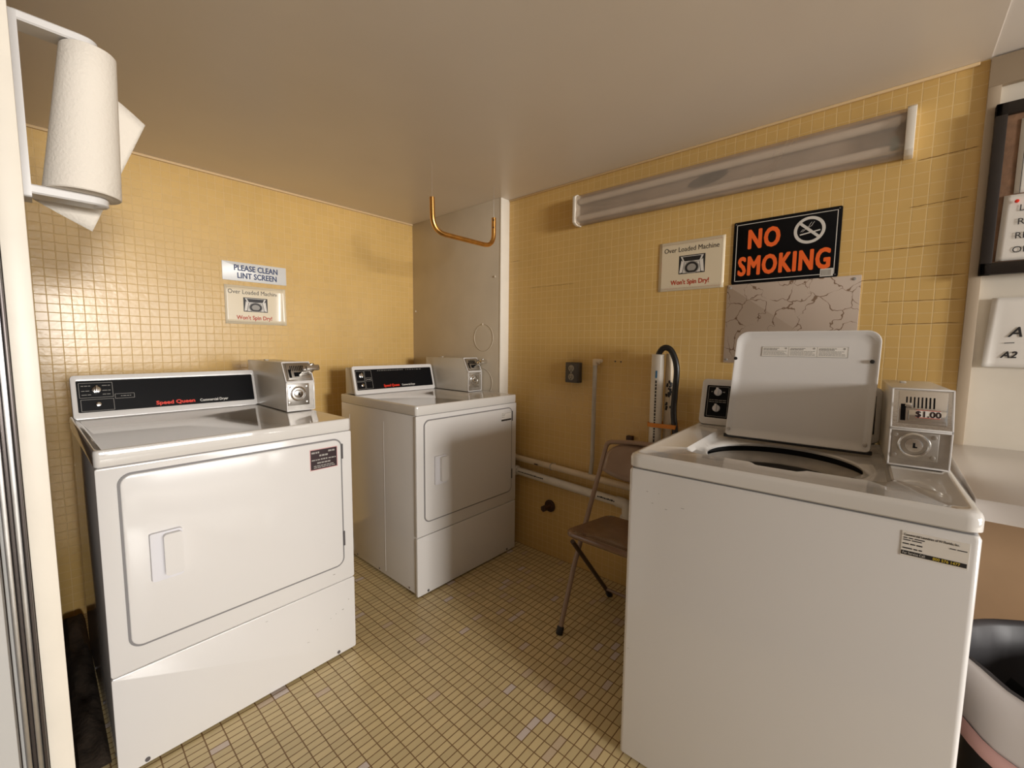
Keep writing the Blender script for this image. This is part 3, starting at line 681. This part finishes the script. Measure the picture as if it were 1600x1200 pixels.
t = tag(empty('lint_screen_sign', (-1.217, 0, 1.496), 0), 'white plastic sign with navy capitals asking to clean the lint screen, on the back wall', 'sign')
b = new(); prism(b, rr(0, .303, 0, .095, .003), -.004, 0, bev=.001); obj('sign_plate', b, M['blue_white'], t)
b = new(); text(b, 'PLEASE CLEAN', .040, .156, .0535, -.0045, sx=.80, bold=.0010); text(b, 'LINT SCREEN', .040, .160, .0150, -.0045, sx=.80, bold=.0010)
obj('lettering', b, M['navy'], t, smooth=0)

t = tag(empty('no_smoking_sign', (0, -2.044, 1.428), -pi/2), 'black no smoking sign with orange letters and a barred cigarette symbol', 'sign')
WS, HS = .339, .239
b = new(); prism(b, rr(0, WS, 0, HS, .006), -.004, 0, bev=.001); obj('sign_plate', b, M['black'], t)
b = new(); m_ = .011; e = .0022; y0 = -.0044
for a in ((m_, WS-m_, m_, m_+e), (m_, WS-m_, HS-m_-e, HS-m_), (m_, m_+e, m_, HS-m_), (WS-m_-e, WS-m_, m_, HS-m_)): box(b, a[0], a[1], y0, y0+.0004, a[2], a[3])
obj('border_line', b, M['lgrey_print'], t, smooth=0)
b = new(); text(b, 'NO', .098, .105, .134, y0, sx=.66, bold=.0034, sp=1.16); text(b, 'SMOKING', .098, .169, .034, y0, sx=.62, bold=.0031, sp=1.12)
obj('lettering', b, M['orange'], t, smooth=0)
b = new(); c0 = (.248, .172); R0, R1 = .047, .037
def annulus(bm, cx, cz, ro, ri, y, mi=0, n=48):
    loops(bm, [[(cx+r*cos(2*pi*i/n), y, cz+r*sin(2*pi*i/n)) for i in range(n)] for r in (ro, ri)], mi=mi)
annulus(b, c0[0], c0[1], R0, R1, y0)
def bar(bm, x0, z0, x1, z1, t_, y, mi=0):
    d = Vector((x1-x0, z1-z0)); n = Vector((-d.y, d.x)).normalized()*t_/2
    prism(bm, [(x0-n.x, z0-n.y), (x1-n.x, z1-n.y), (x1+n.x, z1+n.y), (x0+n.x, z0+n.y)], y, y+.0003, mi=mi)
bar(b, c0[0]-.030, c0[1]+.028, c0[0]+.030, c0[1]-.028, .009, y0-.0006)
bar(b, c0[0]-.028, c0[1]-.014, c0[0]+.032, c0[1]-.004, .0042, y0-.0002)
for off in (0, .008):
    pts = [(c0[0]-.026+off*.6, c0[1]-.004), (c0[0]-.020+off, c0[1]+.004), (c0[0]-.014+off, c0[1]+.002), (c0[0]-.010+off, c0[1]+.010), (c0[0]-.002+off, c0[1]+.014), (c0[0]+.002+off, c0[1]+.022), (c0[0]+.006+off, c0[1]+.027)]
    for p, q in zip(pts, pts[1:]): bar(b, *p, *q, .0012, y0-.0001)
obj('cigarette_symbol', b, M['lgrey_print'], t, smooth=0)
b = new(); box(b, .288, .325, y0-.0003, y0+.0006, .004, .031)
for i in range(9): box(b, .291+i*.0034, .2925+i*.0034+random.uniform(0, .0009), y0-.0006, y0, .007, .027, mi=1)
obj('barcode_sticker', b, [M['lgrey_print'], M['grey_print']], t, smooth=0)
for (x, z) in ((.008, HS-.008), (WS-.008, HS-.008), (WS-.008, .008)): obj('mounting_screw', cyl(new(), (x, -.0035, z), (0, -1, 0), .0028, .0012, n=12), M['gap'], t)

# veined grey laminate panel under the no smoking sign
t = tag(empty('laminate_panel', (0, -2.030, 1.119), -pi/2), 'grey laminate panel with brown veins, screwed to the wall behind the open washer lid', 'wall panel')
b = new(); prism(b, rr(0, .418, 0, .309, .003), -.0035, 0, bev=.0008); obj('board', b, M['marble'], t)
for (x, z) in ((.012, .297), (.400, .297), (.012, .012)):
    cyl(b := new(), (x, -.003, z), (0, -1, 0), .005, .0025, n=14, bev=.0006); obj('screw', b, M['grey_print'], t)

# ------------------------------------------------------------------ fluorescent strip
t = tag(empty('fluorescent_light_fixture', (0, -1.318, 1.775), -pi/2), 'unlit fluorescent strip light with a dusty lens, high on the right wall', 'light fixture')
LF, HF, DF = 1.230, .147, .062
b = new(); box(b, .004, LF-.004, -.016, 0, .006, HF-.006, bev=.002); obj('housing', b, mat('grey_brown_housing', (0.46, 0.38, 0.31), .4, var=.2, vscale=8), t)
for x0, x1 in ((0, .016), (LF-.022, LF)):
    b = new(); prof(b, [(0, 0), (-.040, 0), (-DF, .012), (-DF, HF-.012), (-.040, HF), (0, HF)], x0, x1, bev=.002); obj('end_cap', b, M['trim'], t)
for z in (.032, .112):
    b = new(); cyl(b, (.030, -.032, z), (1, 0, 0), .0135, LF-.066, n=20); cyl(b, (.020, -.032, z), (1, 0, 0), .0125, .014, n=20, mi=1); cyl(b, (LF-.040, -.032, z), (1, 0, 0), .0125, .016, n=20, mi=1)
    obj('tube_lamp', b, [mat('tube_glass', (0.88, 0.83, 0.76), .3), M['steel']], t)
b = new(); L = []
for x in (.016, LF-.022):
    pass
outp = [(-.004, .004), (-.030, .002), (-.052, .010), (-.058, .030), (-.056, .055), (-.053, .0735), (-.056, .092), (-.058, .117), (-.052, .137), (-.030, .145), (-.004, .143)]
t_ = new(); A = [t_.verts.new((.0165, y, z)) for y, z in outp]; B = [t_.verts.new((LF-.0225, y, z)) for y, z in outp]
for i in range(len(outp)-1): t_.faces.new((A[i], B[i], B[i+1], A[i+1]))
_app(b, t_, 0, None); obj('lens', b, M['lens'], t, smooth=80)
b = new(); prism(b, [(.62+.075*cos(a*pi/10), .082+.022*sin(a*pi/10)+.010*cos(a*pi/10)) for a in range(20)], -.0175, -.0163)
obj('burn_stain', b, mat('burn_stain', (0.03, 0.018, 0.01), .8), t, smooth=0)
b = new(); prism(b, rr(LF-.055, LF-.035, .022, .062, .006), -.047, -.044); obj('wiring_connector', b, mat('green_connector', (0.03, 0.09, 0.02), .6), t)

# ------------------------------------------------------------------ electrical outlet
t = tag(empty('electrical_outlet', (0, -1.281, .991), -pi/2), 'dark surface mounted double electrical outlet on the right wall', 'outlet')
b = new(); box(b, 0, .078, -.038, 0, 0, .104, bev=.003); obj('back_box', b, M['outlet'], t)
b = new(); box(b, .003, .075, -.042, -.038, .003, .101, bev=.002); cv2 = obj('cover_plate', b, M['outlet'], t)
for z in (.030, .074):
    b = new(); cyl(b, (.039, -.041, z), (0, -1, 0), .017, .003, n=24, bev=.001); s_ = obj('socket', b, M['ivory'], t)
    b = new(); box(b, .031, .033, -.0445, -.0435, z-.005, z+.007); box(b, .045, .047, -.0445, -.0435, z-.005, z+.007); cyl(b, (.039, -.0435, z-.010), (0, -1, 0), .003, .001, n=10); obj('slots', b, M['black'], s_)
cyl(b := new(), (.039, -.042, .052), (0, -1, 0), .003, .0015, n=10); obj('screw', b, M['steel'], t)

# ------------------------------------------------------------------ pipes on the right wall
def mount(bm, y, z, x=0): pass
b = new(); tube(b, fillet([(-.030, -1.443, .535), (-.030, -1.450, .60), (-.030, -1.452, 1.102)], .03), .0105, n=14)
t = tag(obj('conduit_pipe', b, M['pipe_grey']), 'thin grey vertical pipe rising beside the electrical outlet', 'pipe')
b = new(); cyl(b, (-.030, -1.445, 1.106), (0, -1, 0), .012, .035, n=16, bev=.002); cyl(b, (-.030, -1.478, 1.108), (0, -1, 0), .009, .012, n=12); cyl(b, (-.030, -1.452, 1.085), (0, 0, 1), .013, .030, n=16, bev=.003)
box(b, -.024, 0, -1.460, -1.444, 1.085, 1.10)
obj('elbow_cap', b, M['pipe_paint'], t)
b = new(); tube(b, [(-.030, -.840, .531), (-.030, -2.28, .500)], .0165, n=18)
t = tag(obj('wall_pipe', b, M['pipe_paint']), 'upper cream painted pipe running along the right wall with chipped paint', 'pipe')
for y in (-1.20, -1.9):
    b = new(); ring(b, (-.030, y, .523), (0, 1, 0), .0175, .003, n=24); box(b, -.012, 0, y-.006, y+.006, .51, .535); obj('pipe_clip', b, M['pipe_grey'], t)
b = new(); box(b, -.0475, -.0455, -1.09, -1.115, .517, .523, bev=.0005); obj('paint_chip', b, M['rust'], t)
b = new(); tube(b, [(-.034, -.840, .457), (-.034, -1.61, .4305)], .022, n=20)
t = tag(obj('drain_pipe', b, M['pvc']), 'lower white plastic drain pipe with stamped lettering along the right wall', 'pipe')
b = new(); cyl(b, (-.034, -.925, .454), (0, -1, -.034), .028, .035, n=24, bev=.004); obj('coupling', b, M['pvc'], t)
b = new(); tube(b, fillet([(-.034, -1.595, .431), (-.034, -1.652, .430), (-.034, -1.652, .370), (-.034, -1.652, .33)], .05), .026, n=20)
cyl(b, (-.034, -1.652, .372), (0, 0, -1), .034, .06, n=24, bev=.004); tube(b, fillet([(-.034, -1.652, .33), (-.034, -1.652, .29), (0, -1.652, .29)], .03), .024, n=18)
obj('elbow', b, M['pvc'], t)
b = new()
XW = T(-.0565, 0, 0) @ Matrix.Rotation(-pi/2, 4, 'Z')
def pm(bm, y0, y1, z, h):
    x = y0
    while x > y1:
        l = random.uniform(.004, .012); box(bm, -.0575, -.0555, x-l, x, z(x), z(x)+h*random.uniform(.6, 1)); x -= l+.003
pm(b, -.98, -1.16, lambda y: .455+(y+.98)*.034, .006); pm(b, -1.50, -1.62, lambda y: .436+(y+1.5)*.034, .008)
obj('stamped_lettering', b, M['ink'], t, smooth=0)

# standpipe pair behind the washer with hooked hose
b = new(); pc = lambda r, z: [(-.066+r*cos(i*pi/16), -1.784+r*sin(i*pi/16), z) for i in range(32)]
loops(b, [pc(.0265, 0), pc(.0265, 1.145), pc(.0235, 1.145), pc(.0235, .0), pc(.0265, 0)])
t = tag(obj('standpipe', b, M['pvc']), 'tall white plastic standpipe with blue and black print, behind the washer', 'pipe')
b = new(); ring(b, (-.066, -1.784, 1.144), (0, 0, 1), .025, .003, n=28); obj('rim', b, M['pvc'], t)
b = new(); zc = 1.085
cxp, cyp = -.066, -1.784; dx_, dy_ = (-.905, -.425)
an = math.atan2(dy_, dx_)+.35
def onp(a, z, w_, h, mi):
    x, y = cxp+.0272*cos(a), cyp+.0272*sin(a)
    t_ = T(x, y, z) @ Matrix.Rotation(a+pi/2, 4, 'Z'); box(b, -w_/2, w_/2, -.0006, .0006, 0, h, mi=mi, X=t_)
onp(an-.55, 1.045, .007, .032, 1); z = 1.035
while z > .72:
    h = random.uniform(.006, .013); onp(an-.55, z-h, .006, h, 0); z -= h+.004
obj('stamped_lettering', b, [M['ink'], mat('blue_print', (0.02, 0.16, 0.35), .5)], t, smooth=0)
b = new(); tube(b, [(-.028, -1.822, .0), (-.028, -1.822, 1.150)], .0175, n=20)
t = tag(obj('supply_pipe', b, M['pipe_paint']), 'narrower cream painted pipe with peeling black patches, next to the white standpipe', 'pipe')
b = new()
for i in range(26):
    a = pi+random.uniform(-.2, 1.1); z = random.gauss(.985, .020) if i < 20 else random.gauss(.915, .008)
    x, y = -.028+.0178*cos(a), -1.822+.0178*sin(a); box(b, -.004, .004, -.0006, .0006, 0, random.uniform(.006, .014), X=T(x, y, z) @ Matrix.Rotation(a+pi/2, 4, 'Z'))
obj('peeling_patch', b, M['ink'], t, smooth=0)
b = new(); P = smooth_path([(-.066, -1.786, 1.10), (-.066, -1.788, 1.150), (-.066, -1.812, 1.176), (-.066, -1.843, 1.160), (-.064, -1.866, 1.09), (-.062, -1.862, .98), (-.066, -1.862, .90), (-.070, -1.875, .80), (-.075, -1.885, .60)], 8)
tube(b, P, .0125, n=16)
t = tag(obj('drain_hose', b, M['rubber']), 'thick black rubber drain hose hooked over the white standpipe', 'hose')
b = new(); lp = [(-.095, -1.765), (-.088, -1.757), (-.062, -1.7565), (-.040, -1.770), (-.008, -1.815), (-.008, -1.835), (-.05, -1.879), (-.070, -1.882), (-.0835, -1.876), (-.0835, -1.86), (-.094, -1.79)]
loops(b, [[(x, y, z) for x, y in lp] for z in (.830, .8302, .848, .8482)])
tag(obj('tape_tie', b, M['tape']), 'orange tape tied round the standpipe and black hose', 'tape')

# capped iron stub low on the wall
t = tag(empty('wall_valve', (0, -1.174, .288), -pi/2), 'small rusty round valve stub low on the right wall', 'valve')
b = new(); cyl(b, (0, 0, 0), (0, -1, 0), .034, .010, n=28, bev=.003); obj('flange', b, M['rust'], t)
b = new(); cyl(b, (0, -.008, 0), (0, -1, 0), .014, .050, n=16, bev=.002); cyl(b, (0, -.050, 0), (0, -1, 0), .018, .018, n=6, bev=.002); obj('stub', b, M['rust'], t)

# ------------------------------------------------------------------ brass rod under the ceiling
b = new(); P = fillet([(-.621, -.93, 1.848), (-.617, -.93, 1.697), (-.217, -.93, 1.697), (-.217, -.93, 1.846)], .085, 10)
tube(b, P, .0115, n=16)
t = tag(obj('hanging_rod', b, M['brass']), 'U shaped brass rod hanging below the ceiling in front of the beige corner panel', 'rod')
for x in (-.621, -.217):
    obj('hanging_wire', cyl(new(), (x, -.93, 1.84), (0, 0, 1), .0004, H-1.84, n=6), M['alu'], t)
for z in (1.832, 1.795):
    obj('screw_hole', cyl(new(), (-.226, -.937, z), (-.8, -.6, 0), .0045, .003, n=10), M['rust'], t)
# ------------------------------------------------------------------ folding chair
t = tag(empty('folding_chair', (-.31, -1.80, 0), 0), 'brown metal folding chair between the right wall and the washer', 'chair')
LO = Vector((-.31, -1.80, 0))
l = lambda x, y, z: (x-LO.x, y-LO.y, z)
ya, yb = -1.600, -1.985
for y, s in ((ya, 1), (yb, -1)):
    b = new(); tube(b, [l(-.503, y, .012), l(-.405, y, .262), l(-.215, y, .625), l(-.178, y, .700)], .0105, n=12); obj('front_leg', b, M['brown_metal'], t)
    b = new(); cyl(b, l(-.507, y, 0), (.38, 0, 1), .0145, .032, n=14, bev=.003); obj('foot_cap', b, M['rubber'], t)
    b = new(); tube(b, [l(-.455, y-.020*s, .385), l(-.125, y-.020*s, .010)], .0095, n=12); obj('rear_leg', b, M['rubber'] if False else mat('dark_brown_metal', (.06, .035, .025), .35), t)
    b = new(); cyl(b, l(-.118, y-.020*s, 0), (-.85, 0, 1), .0145, .030, n=14, bev=.003); obj('foot_cap', b, M['rubber'], t)
b = new(); tube(b, fillet([l(-.178, ya, .700), l(-.155, ya, .745), l(-.146, ya-.13, .762), l(-.146, yb+.13, .762), l(-.155, yb, .745), l(-.178, yb, .700)], .06, 8), .0105, n=12); obj('back_frame', b, M['brown_metal'], t)
# curved backrest panel
b = new(); t_ = new(); G = []
for i in range(17):
    f = i/16; y = ya-.012+(yb-ya+.024)*f; bow = .022*sin(pi*f); row = []
    for j in range(7):
        g = j/6; zlo = .600+.030*(abs(2*f-1)**3); zhi = .752-.050*(abs(2*f-1)**5)
        z = zlo+(zhi-zlo)*g; x = -.232+(z-.600)*.50+bow
        row.append(t_.verts.new(l(x, y, z)))
    G.append(row)
for i in range(16):
    for j in range(6): t_.faces.new((G[i][j], G[i+1][j], G[i+1][j+1], G[i][j+1]))
_app(b, t_, 0, None); s = obj('backrest', b, M['brown_metal'], t, smooth=80); md = s.modifiers.new('thickness', 'SOLIDIFY'); md.thickness = .006; md.offset = 0
# seat: shallow dished pan
def seatloop(i, z0, z1):
    out = []
    for (x, y) in rr(-.505+i, -.165-i, -1.978+i, -1.606-i, (.045, .035, .035, .045), 6):
        k = (x+.165)/(-.34); taper = 1-.10*(1-k)
        yy = -1.792+(y+1.792)*taper; z = z0+(z1-z0)*k; out.append(l(x, yy, z))
    return out
b = new(); loops(b, [seatloop(.010, .392, .420), seatloop(0, .398, .428), seatloop(0, .408, .440), seatloop(.005, .414, .446), seatloop(.018, .412, .444), seatloop(.030, .405, .438), seatloop(.12, .401, .434)], cap0=True, cap1=True)
obj('seat', b, M['brown_seat'], t, smooth=50)
b = new(); tube(b, [l(-.165, ya-.020, .055), l(-.165, yb+.020, .055)], .007, n=10); obj('rear_stretcher', b, M['brown_metal'], t)
# small bracket seen behind the backrest
for z in (.735, .60):
    b = new(); box(b, -.022, 0, -1.655, -1.625, z, z+.022, bev=.002)
    tag(obj('pipe_bracket', b, M['rust']), 'small dark bracket on the right wall ' + ('just above the folding chair back' if z > .7 else 'just below the folding chair back'), 'bracket')

# ------------------------------------------------------------------ counter, bin, board at far right
b = new(); box(b, -.668, 0.0, -3.9, -2.680, .850, .892, bev=.003)
t = tag(obj('countertop', b, M['counter']), 'white laminate counter at the right edge, beyond the washing machine', 'counter')
b = new(); ox, oy = -.37, -2.935
def circ_w(r, z, wob=0, ph=0, n=48): return [(r*(1+wob*sin(5*a*2*pi/n+ph)+wob*.6*sin(11*a*2*pi/n+ph*2))*cos(2*pi*a/n), r*(1+wob*sin(5*a*2*pi/n+ph)+wob*.6*sin(11*a*2*pi/n+ph*2))*sin(2*pi*a/n), z+(wob*.25*sin(7*a*2*pi/n+ph))) for a in range(n)]
t = tag(empty('waste_bin', (ox, oy, 0)), 'black waste bin with a white liner under the counter', 'bin')
loops(b, [circ_w(.195, 0), circ_w(.222, .44), circ_w(.228, .45), circ_w(.218, .45), circ_w(.160, .012)], cap0=True, cap1=True); obj('bin_body', b, M['bin'], t)
b = new(); loops(b, [circ_w(.226, .275, .006, 1), circ_w(.236, .33, .014, .6), circ_w(.240, .40, .012, .3), circ_w(.238, .448, .012, .2), circ_w(.231, .458, .012, .1)])
s = obj('bin_liner', b, M['bag'], t, smooth=80); md = s.modifiers.new('thickness', 'SOLIDIFY'); md.thickness = .001
b = new(); loops(b, [circ_w(.2275, .268, .006, 1), circ_w(.2345, .272, .006, 1), circ_w(.2395, .312, .010, .8), circ_w(.2345, .314, .010, .8)]); obj('drawstring_band', b, M['bagpink'], t, smooth=80)
b = new(); loops(b, [circ_w(.2308, .4585, .012, .1), circ_w(.224, .461, .012, 0), circ_w(.212, .450, .016, 0), circ_w(.203, .39, .03, .5), circ_w(.19, .20, .03, .5), circ_w(.12, .10)], cap1=True); obj('liner_inside', b, mat('liner_shade_grey', (.045, .042, .045), .5), t, smooth=80)  # dark grey paints the shade inside the liner

# framed cork board
YB0, YB1, ZB0, ZB1 = -2.713, -3.55, 1.395, 1.866
t = tag(empty('notice_board', (0, YB0, ZB0), -pi/2), 'dark framed cork notice board at the right edge of the view', 'notice board')
wB, hB = YB0-YB1, ZB1-ZB0; y0 = -.030
b = new(); box(b, .010, wB-.010, -.020, -.012, .010, hB-.010); obj('cork_panel', b, M['cork'], t, smooth=0)
b = new(); fw = .024
for a in ((0, wB, 0, .034), (0, wB, hB-.034, hB), (0, fw, 0, hB), (wB-fw, wB, 0, hB)): box(b, a[0], a[1], y0, -.012, a[2], a[3], bev=.0015)
obj('frame', b, M['frame'], t)
def sheet(name, loc, w_, h_, lean, label, seed):
    random.seed(seed); t_ = new(); G = []; n = 14
    for i in range(n+1):
        row = []
        for j in range(n+1):
            x = w_*i/n+lean*(j/n); z = h_*j/n; row.append(t_.verts.new((x, -.002-.0012*(1.2+sin(3.1*i/n*2+seed)*cos(4*j/n+seed))*.6-(.008 if (i == 0 and seed == 2) else 0)*(1-j/n), z)))
        G.append(row)
    for i in range(n):
        for j in range(n): t_.faces.new((G[i][j], G[i+1][j], G[i+1][j+1], G[i][j+1]))
    b = new(); _app(b, t_, 0, None)
    r_ = tag(empty(name, loc, -pi/2), label, 'paper notice')
    s = obj('sheet', b, M['paper'], r_, smooth=80); md = s.modifiers.new('thickness', 'SOLIDIFY'); md.thickness = .0004
    return r_
n1 = sheet('paper_notice', (-.0205, -2.743, 1.432), .20, .180, .004, 'white notice with large black capitals pinned low on the framed board', 1)
b = new()
for s_, z, x in (('LA', .134, .034), ('RO', .097, .033), ('RE', .059, .031), ('ON', .0205, .029)):
    text(b, s_, .0245, x, z, -.0044, sx=.95, align='LEFT')
obj('lettering', b, M['ink'], n1, smooth=0)
cyl(b := new(), (.028, -.006, .160), (0, -1, 0), .0045, .008, n=14, bev=.0015); obj('red_pin', b, M['red'], n1)
n2 = sheet('paper_notice', (-.0195, -2.764, 1.615), .20, .20, .0, 'white sheet pinned above the capital letter notice on the framed board', 3)
b = new(); box(b, .010, .0112, -.0052, -.0045, .0, .19); obj('printed_line', b, M['ink'], n2, smooth=0)
n3 = sheet('paper_notice', (0, -2.740, 1.130), .20, .200, .008, 'white handwritten notice taped to the wall below the framed board', 2)
b = new(); text(b, 'A', .040, .046, .088, -.0046, align='LEFT', bold=.0006, shear=.25); bar(b, .041, .070, .060, .071, .002, -.0046); text(b, 'A2', .026, .036, .028, -.0046, align='LEFT', bold=.0008, shear=.25)
obj('handwriting', b, M['ink'], n3, smooth=0)

# ------------------------------------------------------------------ paper towel roll and holder on the left wall
RY = -1.22
t = tag(empty('paper_towel_holder', (-1.8645, RY, 1.463), 0), 'white plastic paper towel holder fixed to the left wall', 'holder')
lx = lambda x, y, z: (x+1.8645, y-RY, z-1.463)
b = new(); prism(b, rr(-.002, .345, -.029, .029, .004), 0, .012)
bmesh.ops.transform(b, matrix=Matrix(((0, 1, 0, .0005), (0, 0, 1, 0), (1, 0, 0, 0), (0, 0, 0, 1))), verts=b.verts); bmesh.ops.recalc_face_normals(b, faces=b.faces); obj('back_plate', b, M['holder'], t)
for z in (1.792, 1.470):
    P = [(.006, -.026), (.100, -.026)]+[(.102+.024*cos(a), .026*sin(a)) for a in [(-.5+i/10)*pi for i in range(1, 10)]]+[(.100, .026), (.006, .026)]
    b = new(); ls = []
    for k, dz in ((.003, 0), (0, .003), (0, .015), (.003, .018)):
        ls.append([lx(-1.8635+(x if x < .01 else x-k), RY+y*(1-k/.026), z+dz) for x, y in P])
    loops(b, ls, cap0=True, cap1=True); obj('arm', b, M['holder'], t)
t = tag(empty('paper_towel_roll', (-1.777, RY, 1.489), 0), 'white paper towel roll hanging in the holder with its loose sheet sticking out', 'paper towel')
b = new(); n = 64
def cc(r, f): return [((r-.017*f)*cos(2*pi*i/n)+.024*f, (r-.017*f)*sin(2*pi*i/n), .300*f) for i in range(n)]
loops(b, [cc(.020, 0), cc(.059, 0), cc(.061, .008), cc(.061, .25), cc(.061, .5), cc(.061, .75), cc(.061, .992), cc(.059, 1), cc(.030, 1), cc(.020, 0)]); obj('roll', b, M['towel'], t)
b = new(); loops(b, [[(r*cos(2*pi*i/n)+.08*z, r*sin(2*pi*i/n), z) for i in range(n)] for r, z in ((.0195, .001), (.018, .001), (.010, .290))]); obj('cardboard_core', b, mat('cardboard', (.4, .28, .16), .8), t)
# loose sheet, hanging askew behind the roll
b = new(); t_ = new(); G = []
W3 = lambda x, z, y=-1.155: Vector((x+1.777, y-RY, z-1.489))
A_ = W3(-1.850, 1.478); B_ = W3(-1.763, 1.428); C_ = W3(-1.656, 1.700); D_ = W3(-1.722, 1.748)
for i in range(13):
    row = []
    for j in range(13):
        u_, v_ = i/12, j/12; p = (A_*(1-u_)+B_*u_)*(1-v_)+(D_*(1-u_)+C_*u_)*v_
        p.y += .003*sin(4*u_+3*v_); row.append(t_.verts.new(p))
    G.append(row)
for i in range(12):
    for j in range(12): t_.faces.new((G[i][j], G[i+1][j], G[i+1][j+1], G[i][j+1]))
_app(b, t_, 0, None); s = obj('loose_sheet', b, M['towel'], t, smooth=80); md = s.modifiers.new('thickness', 'SOLIDIFY'); md.thickness = .0005
